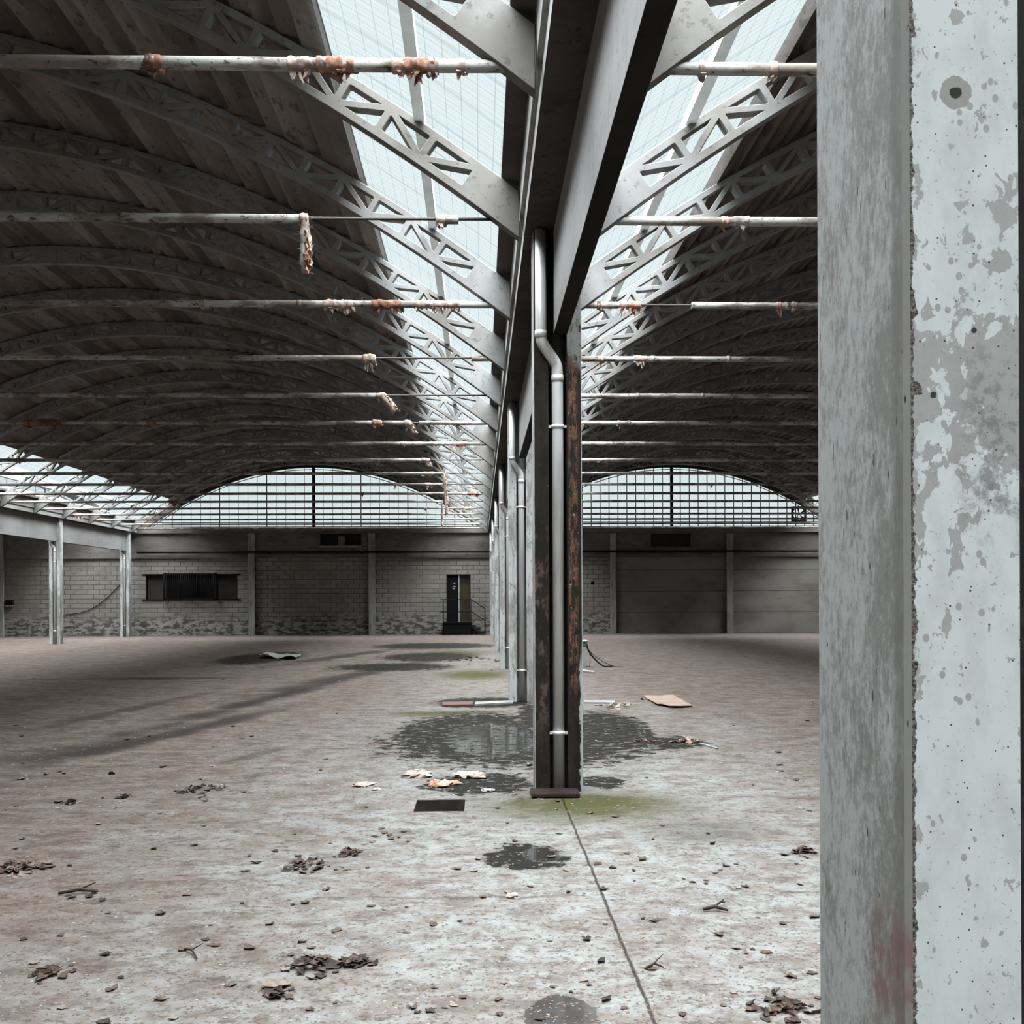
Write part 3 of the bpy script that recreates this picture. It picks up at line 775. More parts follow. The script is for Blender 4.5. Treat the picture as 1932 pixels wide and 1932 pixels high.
# high vents
for j, (r, m1, lab) in enumerate(((hv, M['darkglass'], 'dark two-part opening high on the far wall in the left vault'), (rect(1228, 1303, 1007, 1031), M['greyglass'], 'grey recessed vent panel high on the far wall in the right vault'))):
    root = empty('wall_vent', ((r[0] + r[1]) / 2, YW, r[2]), lab, 'vent')
    mid = (r[0] + r[1]) / 2 + .05
    def loc(rr): return (rr[0] - root.location.x, rr[1] - root.location.x, rr[2] - root.location.z, rr[3] - root.location.z)
    rbox('vent_panel', loc((r[0], r[1], r[2], r[3])), .20, .24, m1, root)
    if j == 0:
        rbox('vent_post', loc((mid - .16, mid + .12, r[2], r[3] - .12)), .02, .2, M['wallconc'], root)
        rbox('vent_sill', loc((r[0], r[1], r[2], r[2] + .09)), .0, .2, M['pilaster'], root)
# long dark pipe under the ring beam
p0, p1 = W(262, 1043), W(1600, 1041)
bm = bmesh.new(); tube(bm, [(p0.x, YW - .27, p0.z), (p1.x, YW - .27, p0.z)], .045, 8)
for k in range(12):
    x = p0.x + (p1.x - p0.x) * (k + .5) / 12; box(bm, x - .02, x + .02, YW - .26, YW - .1, p0.z - .02, p0.z + .02)
tag(obj('wall_pipe', bm, M['black']), 'long thin black pipe running along the far wall under the windows', 'pipe')
# barred window
root = empty('window_13', (0, 0, 0)); tag(root, kind='structure')
rbox('pane', (hole_win[0], hole_win[1], hole_win[2], hole_win[3]), YW + .16, YW + .19, M['greyglass'], root)
bm = bmesh.new(); a = hole_win
box(bm, a[0] - .15, a[1] + .15, YW - .04, YW + .1, a[3] - .02, a[3] + .03); box(bm, a[0] - .15, a[1] + .15, YW - .05, YW + .1, a[2] - .05, a[2])
box(bm, a[1] - .04, a[1], YW, YW + .16, a[2], a[3]); box(bm, a[0], a[0] + .04, YW, YW + .16, a[2], a[3])
obj('window_frame', bm, M['black'], root)
g = rect(311, 411, 1082, 1131)
bm = bmesh.new(); yy0, yy1 = YW - .28, YW - .05
for (xa, xb, za, zb_) in ((g[0], g[1], g[3] - .05, g[3]), (g[0], g[1], g[2], g[2] + .05), (g[0], g[0] + .08, g[2], g[3]), (g[1] - .08, g[1], g[2], g[3])):
    box(bm, xa, xb, yy0, yy0 + .04, za, zb_)
for k in range(26):
    x = g[0] + .04 + (g[1] - g[0] - .08) * k / 25
    tube(bm, [(x, yy0 + .02, g[2]), (x, yy0 + .02, g[3])], .011 if k % 8 else .03, 5)
for zz in (g[2], g[3]):
    for x in (g[0] + .05, g[1] - .05, (g[0] + g[1]) / 2): box(bm, x - .02, x + .02, yy0, YW, zz - .02, zz + .02)
c0, c1 = g[0] + .37 * (g[1] - g[0]), g[0] + .69 * (g[1] - g[0]); H = g[3] - g[2]
for k in range(-7, 8):
    for d in (1, -1):
        xa = c0 + (c1 - c0) * (k / 7 if d > 0 else (k + 7) / 7); 
        pts = []
        for w_ in (0, 1):
            x = xa + d * w_ * H; pts.append(Vector((x, yy0 + .05, g[2] + w_ * H)))
        lo_, hi_ = (c0, c1)
        A_, B_ = pts
        def cut(A_, B_, xx): w_ = (xx - A_.x) / (B_.x - A_.x); return A_ + (B_ - A_) * w_
        xl, xr = min(A_.x, B_.x), max(A_.x, B_.x)
        if xr <= c0 or xl >= c1: continue
        q0, q1 = cut(A_, B_, max(xl, c0)), cut(A_, B_, min(xr, c1))
        if (q1 - q0).length > .05: tube(bm, [q0, q1], .008, 4)
obj('iron_grille', bm, M['black'], root)
rbox('dark_opening', (g[0] + .05, g[1] - .05, g[2] + .03, g[3] - .03), YW + .11, YW + .155, M['black'], root)
# door
root = empty('door_1', (0, 0, 0)); tag(root, kind='structure')
r = hole_door
split = W(867, 1120).x
rbox('door_leaf', (r[0] + .03, split - .05, r[2], r[3] - .03), YW + .08, YW + .12, M['black'], root)
bm = bmesh.new(); box(bm, split, r[1] - .03, YW + .14, YW + .16, r[2], r[3] - .03)
t = NT('dim_yellow_green_glass'); s_ = t.sep(t.pos)
c = t.mix(t.step(t.noise(t.pos, 2, 4), .4, .6), (.05, .04, .012), (.02, .016, .01))
obj('door_pane', bm, t.fin(c, .4, .4), root)
rbox('door_edge_strip', (split - .05, split, r[2], r[3] - .03), YW + .03, YW + .12, M['machine_pale'], root)
bm = bmesh.new(); box(bm, r[0], r[0] + .03, YW - .02, YW + .2, r[2], r[3]); box(bm, r[1] - .03, r[1], YW - .02, YW + .2, r[2], r[3]); box(bm, r[0], r[1], YW - .02, YW + .2, r[3] - .03, r[3])
obj('door_frame', bm, M['black'], root)
bm = bmesh.new(); 
for (x, y, s2) in ((857, 1100, .05), (857, 1106, .07), (856, 1110, .05)):
    q = at(x, y, YW + .075); box(bm, q.x - s2, q.x + s2, YW + .072, YW + .08, q.z - .04, q.z + .02)
obj('door_sticker', bm, M['pilaster'], root)
# landing, steps and rail
root = empty('door_landing', (0, YW - .5, 0), 'dark steel landing with railing and steps below the far door', 'steps')
root.location = ((r[0] + r[1]) / 2, YW - .5, 0)
ox = root.location.x
bm = bmesh.new(); x_l, x_r = r[0] - .15 - ox, r[1] + .05 - ox; ztop = r[2]
box(bm, x_l, x_r, -.5, .498, ztop - .06, ztop); box(bm, x_l + .03, x_r - .03, -.46, .49, 0, ztop - .06); obj('platform', bm, M['black'], root)
bm = bmesh.new(); n = 3; xe = W(915, 1190).x - ox
for k in range(n):
    zt = ztop * (n - k) / (n + 1); xa = x_r + (xe - x_r) * k / n; box(bm, xa, xa + (xe - x_r) / n, -.45, .45, zt - .05, zt)
    box(bm, xa, xa + .03, -.45, .45, 0, zt - .05)
obj('step', bm, M['black'], root)
bm = bmesh.new(); yr = -.47
zh, zm = W(860, 1131).z, W(860, 1154).z
zh2, zm2 = W(914, 1148).z, W(914, 1170).z
for (za, zb2) in ((zh, zh2), (zm, zm2)):
    tube(bm, [(x_l - .1, yr, za), (x_r, yr, za), (xe, yr, zb2)], .022, 6)
for x, zt in ((x_l + .03, zh), (x_r, zh), (xe, zh2)): tube(bm, [(x, yr, 0), (x, yr, zt)], .022, 6)
obj('railing', bm, M['black'], root)
# junction box and sagging cable, left
q = at(19, 1137, YW - .02); root = empty('switch_box', (q.x, YW, q.z), 'dark metal switch box on the far wall beside the leftmost pilaster', 'box')
bm = bmesh.new(); box(bm, -.16, .16, -.14, -.0, -.12, .12); bevel(bm, .01); obj('housing', bm, M['black'], root)
bm = bmesh.new(); box(bm, -.17, .17, -.15, -.0, -.17, -.13); obj('edge_rail', bm, M['pilaster'], root)
bm = bmesh.new(); box(bm, -.17, .17, -.15, -.0, .125, .15); obj('edge_rail', bm, M['pilaster'], root)
a, b = at(226, 1103, YW - .05), at(120, 1160, YW - .05)
bm = bmesh.new(); pts = []
for k in range(17):
    w_ = k / 16; p = a.lerp(b, w_); p.z -= .45 * math.sin(math.pi * w_) * (1 - .2 * w_); pts.append((p.x, YW - .04, p.z))
tube(bm, pts, .018, 5)
tag(obj('cable', bm, M['black']), 'thin dark cable sagging across the far wall between the left row columns', 'cable')
# fan in the right gable window
q0, q1 = at(1493, 957, YW - .0), at(1521, 982, YW - .0)
cx_, cz_, hw_ = (q0.x + q1.x) / 2, (q0.z + q1.z) / 2, (q1.x - q0.x) / 2
root = empty('extractor_fan', (cx_, YW, cz_), 'black square extractor fan set in the right gable window', 'fan')
bm = bmesh.new(); R_ = hw_ * .80; n = 24
for k in range(n):
    a0, a1 = 2 * math.pi * k / n, 2 * math.pi * (k + 1) / n
    def sq(a):
        m_ = max(abs(math.cos(a)), abs(math.sin(a))); return (hw_ * math.cos(a) / m_, hw_ * math.sin(a) / m_)
    prism(bm, [(R_ * math.cos(a0), R_ * math.sin(a0)), sq(a0), sq(a1), (R_ * math.cos(a1), R_ * math.sin(a1))], 'y', -.06, .04)
obj('fan_housing', bm, M['black'], root)
for k in range(5):
    bm = bmesh.new(); a0 = 2 * math.pi * k / 5 + .3
    prism(bm, [(0, 0), (R_ * .95 * math.cos(a0), R_ * .95 * math.sin(a0)), (R_ * .97 * math.cos(a0 + .32), R_ * .97 * math.sin(a0 + .32))], 'y', -.03, .0)
    obj('fan_blade', bm, M['black'], root)
bm = bmesh.new(); tube(bm, [(0, -.07, 0), (0, .02, 0)], R_ * .2, 10); obj('fan_hub', bm, M['black'], root)

# ------------------------------------------------------------------ tie rods with broken lagging
def tuft(name, parent, p, r, seed, mat, hang=0.0, strands=10):
    """torn mineral wool around the pipe at p (local): a lumpy sleeve with a ragged fringe below; r = half sizes"""
    rn = random.Random(seed); bm = bmesh.new()
    big = strands > 8; n = max(8, int(r[0] * 2 / .012)) if big else 6; seg = 14 if big else 7
    rings = []
    for i in range(n + 1):
        u = -1 + 2 * i / n; x = p[0] + u * r[0]; env = max(0, 1 - u ** 6)
        base = (.041 + (max(r[2], .05) - .045) * .45 * env) * (.55 + .45 * min(1, env * 3))
        ring = []
        for k in range(seg):
            a = 2 * math.pi * k / seg; low = max(0, -math.sin(a))
            q = base * (1 + .30 * noise.noise(Vector((x * 16, math.cos(a) * 2.2, math.sin(a) * 2.2 + seed))) + .22 * noise.noise(Vector((x * 45, math.cos(a) * 5, math.sin(a) * 5 + seed))))
            q += low * env * (max(r[2] - .045, 0) * .7) * (.4 + abs(noise.noise(Vector((x * 24, seed, 1)))) * 2)
            ring.append(bm.verts.new((x, p[1] + q * math.cos(a), p[2] + .014 + q * math.sin(a))))
        rings.append(ring)
    for a_, b_ in zip(rings, rings[1:]):
        for k in range(seg): bm.faces.new((a_[k], a_[(k + 1) % seg], b_[(k + 1) % seg], b_[k])).smooth = True
    bm.faces.new(rings[0][::-1]); bm.faces.new(rings[-1])
    m = int(r[0] * 2 / .016) + 4 if big else 5                # fringe flakes
    for k in range(m):
        u = rn.uniform(-1, 1); x = p[0] + u * r[0]; L = (rn.random() ** 1.8) * (r[2] * .8 + hang * 1.3) * (1 - .5 * abs(u)) + .01
        w_ = rn.uniform(.006, .022) if big else r[0] * .25; y_ = p[1] + rn.uniform(-.6, .6) * .04; z = p[2] - .02
        d = rn.uniform(-.5, .5) * L
        c1 = (x + d * .5, y_ + rn.uniform(-.01, .01), z - L * .55)
        A = [bm.verts.new(v) for v in ((x - w_, y_ - .006, z), (x + w_, y_ - .006, z), (x + w_, y_ + .006, z), (x - w_, y_ + .006, z))]
        B = [bm.verts.new((c1[0] + sx_ * w_ * .8, c1[1] + sy_ * .005, c1[2] + rn.uniform(-.2, .2) * L * .5)) for sx_, sy_ in ((-1, -1), (1, -1), (1, 1), (-1, 1))]
        T = bm.verts.new((x + d, y_, z - L))
        for q in range(4):
            bm.faces.new((A[q], A[(q + 1) % 4], B[(q + 1) % 4], B[q])); bm.faces.new((B[q], B[(q + 1) % 4], T))
    bmesh.ops.recalc_face_normals(bm, faces=bm.faces)
    return obj(name, bm, mat, parent)
END = 1e4
# per vault, per truss: lagging stretches (px) and tufts (px centre, half width px, drop px, material, hang px)
L_T = {
 0: ([(-END, 965)], [(295, 20, 10, 'wool_dark', 6), (626, 28, 12, 'wool_dark', 8), (570, 26, 6, 'wool_pale', 14), (660, 15, 8, 'wool', 10), (795, 34, 16, 'wool_dark', 10), (755, 14, 12, 'wool', 8), (822, 12, 10, 'wool_pale', 10), (876, 7, 8, 'wool_pale', 12)]),
 1: ([(-END, 570), (828, 868)], [(576, 9, 9, 'wool', 6), (835, 10, 8, 'wool_pale', 4)]),
 2: ([(-END, 932)], [(640, 30, 8, 'wool_pale', 8), (732, 30, 10, 'wool_dark', 8), (828, 42, 8, 'wool_pale', 8), (657, 5, 6, 'wool_pale', 12), (385, 6, 5, 'wool_pale', 2)]),
 3: ([(-END, 710), (891, 928)], [(698, 13, 10, 'wool_pale', 18)]),
 4: ([(-END, 712)], [(720, 10, 7, 'wool_pale', 4)]),
 5: ([(-END, 705), (723, 768), (792, 922)], [(713, 11, 8, 'wool', 14), (770, 8, 7, 'wool_pale', 8), (80, 42, 8, 'wool_dark', 12), (288, 14, 5, 'wool_dark', 6)]),
 6: ([(-END, 920)], [(865, 17, 4, 'wool', 12), (760, 4, 3, 'wool_pale', 6), (470, 4, 3, 'wool', 5)]),
 7: ([(-END, 796)], [(804, 9, 5, 'wool_pale', 12), (715, 5, 3, 'wool_pale', 5), (38, 12, 4, 'wool_dark', 3)]),
 8: ([(-END, 838)], [(810, 13, 4, 'wool_pale', 6)]),
 9: ([(-END, 836)], [(809, 9, 3, 'wool_pale', 6), (747, 4, 3, 'wool_pale', 6)]),
 10: ([(-END, 912)], [(893, 15, 3, 'wool_dark', 4), (685, 4, 3, 'wool_dark', 3)]),
 11: ([(-END, 834)], [(329, 10, 4, 'wool_dark', 6)]),
 12: ([(-END, 900)], [(885, 10, 3, 'wool_pale', 6), (803, 4, 3, 'wool', 3)]),
 13: ([(-END, 898)], [(150, 6, 3, 'wool', 8)]),
 14: ([(-END, 905)], [(190, 8, 3, 'wool', 2)]), 15: ([(-END, 910)], []), 16: ([(-END, 915)], [])}
R_T_ = {
 0: ([(1262, END)], [(1326, 7, 12, 'wool_pale', 8), (1462, 9, 7, 'wool_pale', 4)]),
 1: ([(1160, END)], [(1370, 8, 10, 'wool', 6), (1405, 13, 8, 'wool_pale', 2)]),
 2: ([(1090, 1205), (1307, END)], [(1190, 22, 7, 'wool', 20), (1132, 5, 6, 'wool_dark', 2), (1472, 5, 5, 'wool', 10), (1500, 5, 4, 'wool_pale', 4)]),
 3: ([(1085, END)], [(1135, 6, 5, 'wool', 6), (1210, 14, 5, 'wool_pale', 6)]),
 4: ([(1080, END)], []),
 5: ([(1080, END)], [(1104, 6, 4, 'wool', 6), (1170, 5, 3, 'wool_pale', 6)]),
 6: ([(1080, END)], []), 7: ([(1080, END)], [(1119, 11, 3, 'wool_pale', 5), (1147, 8, 3, 'wool_pale', 5)]),
 8: ([(1080, END)], []), 9: ([(1080, END)], [(1342, 5, 2, 'wool', 4)]), 10: ([(1080, END)], []), 11: ([(1080, END)], []),
 12: ([(1080, END)], []), 13: ([(1080, END)], []), 14: ([(1080, END)], []), 15: ([(1080, END)], []), 16: ([(1080, END)], [])}
def tie_label(side, k):
    base = '%s from the camera, %s vault' % (ORD[k], side)
    if k in (1, 3, 4, 7, 8, 9, 11) and side == 'left': return 'tie rod half stripped of its pale lagging, %s' % base
    if k == 2 and side == 'right': return 'tie rod with a bare gap in its lagging, %s' % base
    return 'tie rod in pale dirty lagging, %s' % base
for side, tab in (('left', L_T), ('right', R_T_)):
    xc = VC[side]; xa, xb = xc - 7.70, xc + 7.70
    for k, y in enumerate(TY):
        segs, tufts = tab[k]
        yy = y
        root = empty('tie_rod', (xc, yy, Z_ROD), tie_label(side, k), 'tie rod', 'tie rods across the %s vault' % side)
        bm = bmesh.new(); tube(bm, [(-7.70, 0, 0), (7.70, 0, 0)], .013, 6); obj('rod', bm, M['rod'], root)
        for (p0_, p1_) in segs:
            x0_ = max(xa, ax(p0_, yy)) if p0_ > -END else xa
            x1_ = min(xb, ax(p1_, yy)) if p1_ < END else xb
            n = max(2, int((x1_ - x0_) / .35)); bm = bmesh.new()
            pts = []; rr = []
            for i in range(n + 1):
                x = x0_ + (x1_ - x0_) * i / n
                pts.append((x - xc, 0, -.004 + .004 * noise.noise(Vector((x * .8, k, 0))))); rr.append(.038 + .003 * noise.noise(Vector((x * 1.5, k * 3.1, 2))))
            tube(bm, pts, rr, 12 if k < 6 else 8)
            if k < 6:                                   # overlap seams
                for i in range(1, int((x1_ - x0_) / 1.02)):
                    x = x0_ + i * 1.02 - xc
                    tube(bm, [(x, 0, -.003), (x + .05, 0, -.003)], .0425, 12)
            obj('pipe_lagging', bm, M['lagging'], root)
        for i, (px, hw_, dr, mt, hg) in enumerate(tufts):
            s_ = yy / FPX; x = ax(px, yy) - xc
            tuft('insulation_tuft', root, (x, 0, -.018), (hw_ * s_, .05, max(dr * s_, .045)), k * 17 + i * 3 + (5 if side == 'right' else 0), M[mt], hg * s_, 14 if k < 4 else 6)
def hanging(parent_label_x, y, x_px, y0_px, y1_px, w_px, lab, tilt=0.0, seed=1, flat=False):
    a, b = at(x_px, y0_px, y), at(x_px + tilt, y1_px, y); s_ = y / FPX
    root = None
    for o in bpy.data.objects:
        if o.name.startswith('tie_rod') and abs(o.location.y - y) < .01 and abs(o.location.x - VC['left']) < .1: root = o
    o0 = root.location
    bm = bmesh.new(); rn = random.Random(seed)
    n = 7; pts = [a.lerp(b, i / n) - o0 + Vector((rn.uniform(-.2, .2) * w_px * s_ * .3, 0, 0)) for i in range(n + 1)]
    tube(bm, pts, [w_px * s_ * .5 * rn.uniform(.85, 1.1) for _ in pts], 8, wob=.3, seed=seed)
    obj('hanging_lagging', bm, M['lagging'] if not flat else M['wool_pale'], root)
    bm = bmesh.new()
    for i in range(12):
        p = a.lerp(b, rn.uniform(.02, .98)) - o0 + Vector((w_px * s_ * rn.uniform(.1, .5), -.02, 0)); lump(bm, p, (w_px * s_ * rn.uniform(.15, .3), .04, (b - a).length * rn.uniform(.04, .11)), i + seed, 2, 1.5, 3)
    for i in range(16):
        w_ = rn.random(); p = a.lerp(b, w_) - o0; sg = rn.choice((-1, 1, 1)); d = rn.uniform(.6, 1.1) * w_px * s_
        tube(bm, [p, p + Vector((sg * d, -.02, rn.uniform(-.04, .04)))], [.005, .001], 3)
    obj('insulation_tuft', bm, M['wool' if not flat else 'wool_pale'], root)
hanging(0, TY[1], 576, 412, 514, 18, '', -1, 3)
hanging(0, TY[4], 722, 748, 776, 16, '', 24, 5, True)
hanging(0, TY[8], 839, 893, 972, 6, '', 4, 7, True)
hanging(0, TY[11], 834, 947, 994, 3.4, '', 0, 9, True)
hanging(0, TY[5], 774, 800, 818, 9, '', 8, 11, True)
hanging(0, TY[7], 802, 868, 880, 8, '', 8, 13, True)

# ------------------------------------------------------------------ things on the floor
def leaf_mesh(seed, mat, size=1.0):
    rn = random.Random(seed); bm = bmesh.new(); n = 9; cv = rn.uniform(.2, .7)
    rim = []
    for k in range(n):
        a = 2 * math.pi * k / n; r = (1 + .35 * rn.uniform(-1, 1)) * (1.0 if k % 2 else .75)
        x, y = r * math.cos(a) * .5, r * math.sin(a) * .33
        rim.append(bm.verts.new((x, y, .02 + cv * (y * y) * 1.6 + .12 * rn.random() + .15 * abs(x) * rn.random())))
    mid = [bm.verts.new((-.2, 0, .03)), bm.verts.new((.2, 0, .05))]
    for k in range(n):
        v, w_ = rim[k], rim[(k + 1) % n]; m = mid[1] if (v.co.x + w_.co.x) > 0 else mid[0]
        bm.faces.new((v, w_, m))
    for k in range(n):
        v, w_ = rim[k], rim[(k + 1) % n]
        ma = mid[1] if (v.co.x + w_.co.x) > 0 else mid[0]; u = rim[(k + 2) % n]
        mb = mid[1] if (w_.co.x + u.co.x) > 0 else mid[0]
        if ma is not mb:
            try: bm.faces.new((w_, mb, ma))
            except ValueError: pass
    bmesh.ops.recalc_face_normals(bm, faces=bm.faces)
    ret = bmesh.ops.solidify(bm, geom=list(bm.faces), thickness=.02)
    zmin = min(v.co.z for v in bm.verts)
    for v in bm.verts: v.co = Vector((v.co.x, v.co.y, v.co.z - zmin)) * size
    me = bpy.data.meshes.new('dead_leaf'); bm.to_mesh(me); bm.free(); me.materials.append(mat); return me
LM = [leaf_mesh(i, M[('leaf', 'leafdark', 'leaf', 'leafdark', 'leafpale', 'leaf')[i % 6]]) for i in range(18)]
rn = random.Random(11)
cnt = 0
spots = []
clus = [(87, 1840, 30), (587, 1821, 60), (667, 1817, 40), (591, 1632, 55), (663, 1609, 40), (151, 1689, 35), (34, 1640, 45), (1483, 1903, 50), (1515, 1607, 35), (1399, 1791, 30),
        (1141, 1678, 15), (811, 1905, 25), (945, 1854, 8), (520, 1880, 40), (1340, 1660, 60), (380, 1490, 60), (900, 1246, 50), (1140, 1630, 60), (740, 1580, 60), (1230, 1830, 12)]
while cnt < 290:
    if rn.random() < .45:
        c_ = rn.choice(clus); x = c_[0] + rn.gauss(0, c_[2] * .55); y = c_[1] + rn.gauss(0, c_[2] * .16)
    else:
        x = rn.uniform(-20, 1545); y = 1250 + (1940 - 1250) * rn.random() ** .8
    if not (-30 < x < 1560 and 1225 < y < 1940): continue
    p = fl(x, y)
    if abs(p.x - X0) < .3 and (abs(p.y - 9.14) < .5 or abs(p.y - 17.04) < .4): continue
    if pit[0] - .1 < p.x < pit[1] + .1 and pit[2] - .1 < p.y < pit[3] + .1: continue
    sz = rn.uniform(.03, .075) * (1 if p.y < 9 else 1.5)
    if any((q[0] - p.x) ** 2 + (q[1] - p.y) ** 2 < (.45 * (q[2] + sz)) ** 2 for q in spots): continue
    o = bpy.data.objects.new('dead_leaf', LM[rn.randrange(len(LM))]); COL.objects.link(o)
    o.location = (p.x, p.y, .0015); o.rotation_euler = (0, 0, rn.uniform(0, 6.28)); o.scale = (sz, sz, sz * rn.uniform(.6, 1.3))
    tag(o, 'small curled dead leaf lying loose on the dusty concrete floor', 'leaf', 'dead leaves scattered over the floor')
    cnt += 1; spots.append((p.x, p.y, sz))
# fine litter nobody could count
bm = bmesh.new()
for k in range(13000):
    x = rn.uniform(-30, 1560); y = 1215 + (1945 - 1215) * rn.random() ** .75; p = fl(x, y)
    if abs(p.x - X0) < .25 and (abs(p.y - 9.14) < .3 or abs(p.y - 17.04) < .3): continue
    if pit[0] - .02 < p.x < pit[1] + .02 and pit[2] - .02 < p.y < pit[3] + .02: continue
    if (825 < x < 1005 and 1320 < y < 1340) or (1095 < x < 1168 and 1320 < y < 1332) or (1094 < x < 1126 and 1260 < y < 1276) or (1310 < x < 1362 and 1400 < y < 1418) or (1205 < x < 1315 and 1310 < y < 1340): continue
    s_ = (.002 + .009 * rn.random() ** 2.0) * (1 if p.y < 8 else 1.8); a = rn.uniform(0, 6.28); B = bm; mi_ = 0 if rn.random() < .82 else 1
    pts = []
    for j in range(5):
        r_ = s_ * rn.uniform(.5, 1.2); pts.append((p.x + r_ * math.cos(a + j * 1.2566), p.y + r_ * math.sin(a + j * 1.2566)))
    h = s_ * rn.uniform(.12, .45)
    base = [B.verts.new((q[0], q[1], .001)) for q in pts]; top = B.verts.new((p.x, p.y, .001 + h))
    for j in range(5): B.faces.new((base[j], base[(j + 1) % 5], top)).material_index = mi_
tag(obj('litter', bm, [M['crumb'], M['chip']]), 'brown and white crumbs strewn over the whole concrete floor', 'litter', kind='stuff')

def heap(px, py, w, label, mat1='leaf', mat2='leafdark', name='leaf_heap', cat='leaf heap', seed=0, n=26, flat=.35, dep=.5):
    """small pile of distinct scraps, one clump"""
    c_ = fl(px, py); r = random.Random(seed + px); s_ = c_.y / FPX; W_ = w * s_ / 2
    bm = bmesh.new()
    for k in range(n):
        u, v = r.gauss(0, .42), r.gauss(0, .42); x, y = u * W_, v * W_ * dep * 2.2
        src = LM[r.randrange(18)]; sz = r.uniform(.03, .065) * (1 + c_.y / 22)
        rot = Matrix.Rotation(r.uniform(0, 6.28), 4, 'Z') @ Matrix.Rotation(r.uniform(-.7, .7), 4, 'X')
        z = max(0, (1 - (u * u + v * v) * 1.5)) * W_ * flat * .5
        vs = [bm.verts.new(Vector((x, y, z)) + (rot @ (q.co * sz))) for q in src.vertices]
        mi = r.randrange(2)
        for f in src.polygons:
            ff = bm.faces.new([vs[i] for i in f.vertices]); ff.material_index = mi
    lo_ = min(v.co.z for v in bm.verts)
    for v in bm.verts: v.co.z = max(v.co.z, -.0) + .001
    tag(obj(name, bm, [M[mat1], M[mat2]], loc=(c_.x, c_.y, 0)), label, cat)
heap(87, 1840, 78, 'dark leaf heap near the lower left corner of the floor', seed=1)
heap(587, 1824, 110, 'long low heap of brown leaves, left foreground', seed=2, n=34)
heap(672, 1817, 60, 'small clump of brown leaves at the right end of the long leaf heap', seed=3)
heap(583, 1634, 85, 'brown leaf pile on pale floor, left of the small black puddle', seed=4, n=30)
heap(663, 1611, 60, 'thin scatter pile of leaves up and right of the brown leaf pile', seed=5, n=16)
heap(34, 1640, 95, 'flattened row of pale and brown leaves at the left picture edge', 'leafpale', 'leaf', seed=6, n=80)
heap(1483, 1903, 95, 'dark leaf heap at the foot of the flaking pillar', seed=7, n=34)
heap(1515, 1607, 60, 'small dark leaf pile against the flaking pillar edge, farther back', seed=8, n=16)
heap(231, 1505, 34, 'little curled clump of debris on brown floor, far left', 'leafpale', 'leaf', seed=9, n=9)
heap(132, 1515, 40, 'flat leaf clump at far left, beside the little curled clump', seed=10, n=9)
heap(895, 1247, 110, 'low ridge of brown rubble left of the third column', seed=11, n=40, flat=.2)
heap(520, 1880, 55, 'small leaf clump just below the large curled leaf', seed=12, n=12)
heap(380, 1490, 110, 'thin reddish leaf drift on the brown floor, left middle', seed=13, n=22, flat=.1)
heap(1167, 1334, 95, 'pinkish insulation ridge right behind the black stained column', 'wool_pale', 'leaf', 'insulation_scrap', 'insulation', 14, 30, .25)
heap(1295, 1399, 80, 'pink insulation scraps at the right tip of the black damp patch', 'wool_pale', 'wool', 'insulation_scrap', 'insulation', 15, 18, .15, .3)
heap(1222, 1400, 60, 'brownish insulation crumbs on the right of the black damp patch', 'wool', 'leafdark', 'insulation_scrap', 'insulation', 16, 12, .1, .3)
def scrap(px, py, w, h, label, mat, name='insulation_scrap', cat='insulation', seed=0):
    c_ = fl(px, py); s_ = c_.y / FPX; r = random.Random(px * 3 + seed); bm = bmesh.new()
    for k in range(5):
        lump(bm, (r.uniform(-.5, .5) * w * s_ * .6, r.uniform(-.5, .5) * w * s_ * .5, h * s_ * .2), (w * s_ * .26, w * s_ * .26, h * s_ * .34), k + px, 2, .9, 2.6)
    for v in bm.verts: v.co.z = max(v.co.z, .001)
    tag(obj(name, bm, mat, loc=(c_.x, c_.y, 0)), label, cat)
scrap(785, 1464, 60, 18, 'pale pink insulation lump left of the column base, farthest left of the larger two', M['wool_pale'])
scrap(888, 1467, 62, 17, 'pale pink insulation lump closest to the black stained column on its left', M['wool_pale'])
scrap(829, 1482, 62, 17, 'pink insulation lump between and just in front of two paler ones', M['wool'])
scrap(687, 1482, 44, 9, 'small flat pink insulation scrap, leftmost of those by the damp patch', M['wool_pale'])
scrap(712, 1490, 22, 6, 'tiny pale insulation scrap above left of the drain pit', M['wool_pale'])
scrap(963, 1692, 30, 12, 'pale peach crumpled leaf in the centre foreground', M['wool_pale'], 'crumpled_leaf', 'leaf')
scrap(210, 1461, 12, 8, 'small black lump alone on brown floor at left', M['black'], 'rubble_lump', 'rubble')
scrap(401, 1446, 14, 5, 'small white scrap on the tyre marked floor', M['paper'], 'paper_scrap', 'scrap')
scrap(923, 1492, 30, 8, 'crumpled whitish scrap between drain pit and black stained column', M['paper'], 'paper_scrap', 'scrap')
# large curled leaf
o = bpy.data.objects.new('large_leaf', leaf_mesh(77, M['leafpale'])); COL.objects.link(o); p = fl(528, 1862)
o.location = (p.x, p.y, .002); o.scale = (.16, .13, .14); o.rotation_euler = (0, 0, .3); tag(o, 'large pale curled leaf in the left foreground', 'leaf')
o = bpy.data.objects.new('large_leaf', leaf_mesh(78, M['leafdark'])); COL.objects.link(o); p = fl(1461, 1877)
o.location = (p.x, p.y, .002); o.scale = (.06, .06, .12); o.rotation_euler = (0, 0, 1.3); tag(o, 'black upright curled leaf behind the heap by the flaking pillar', 'leaf')
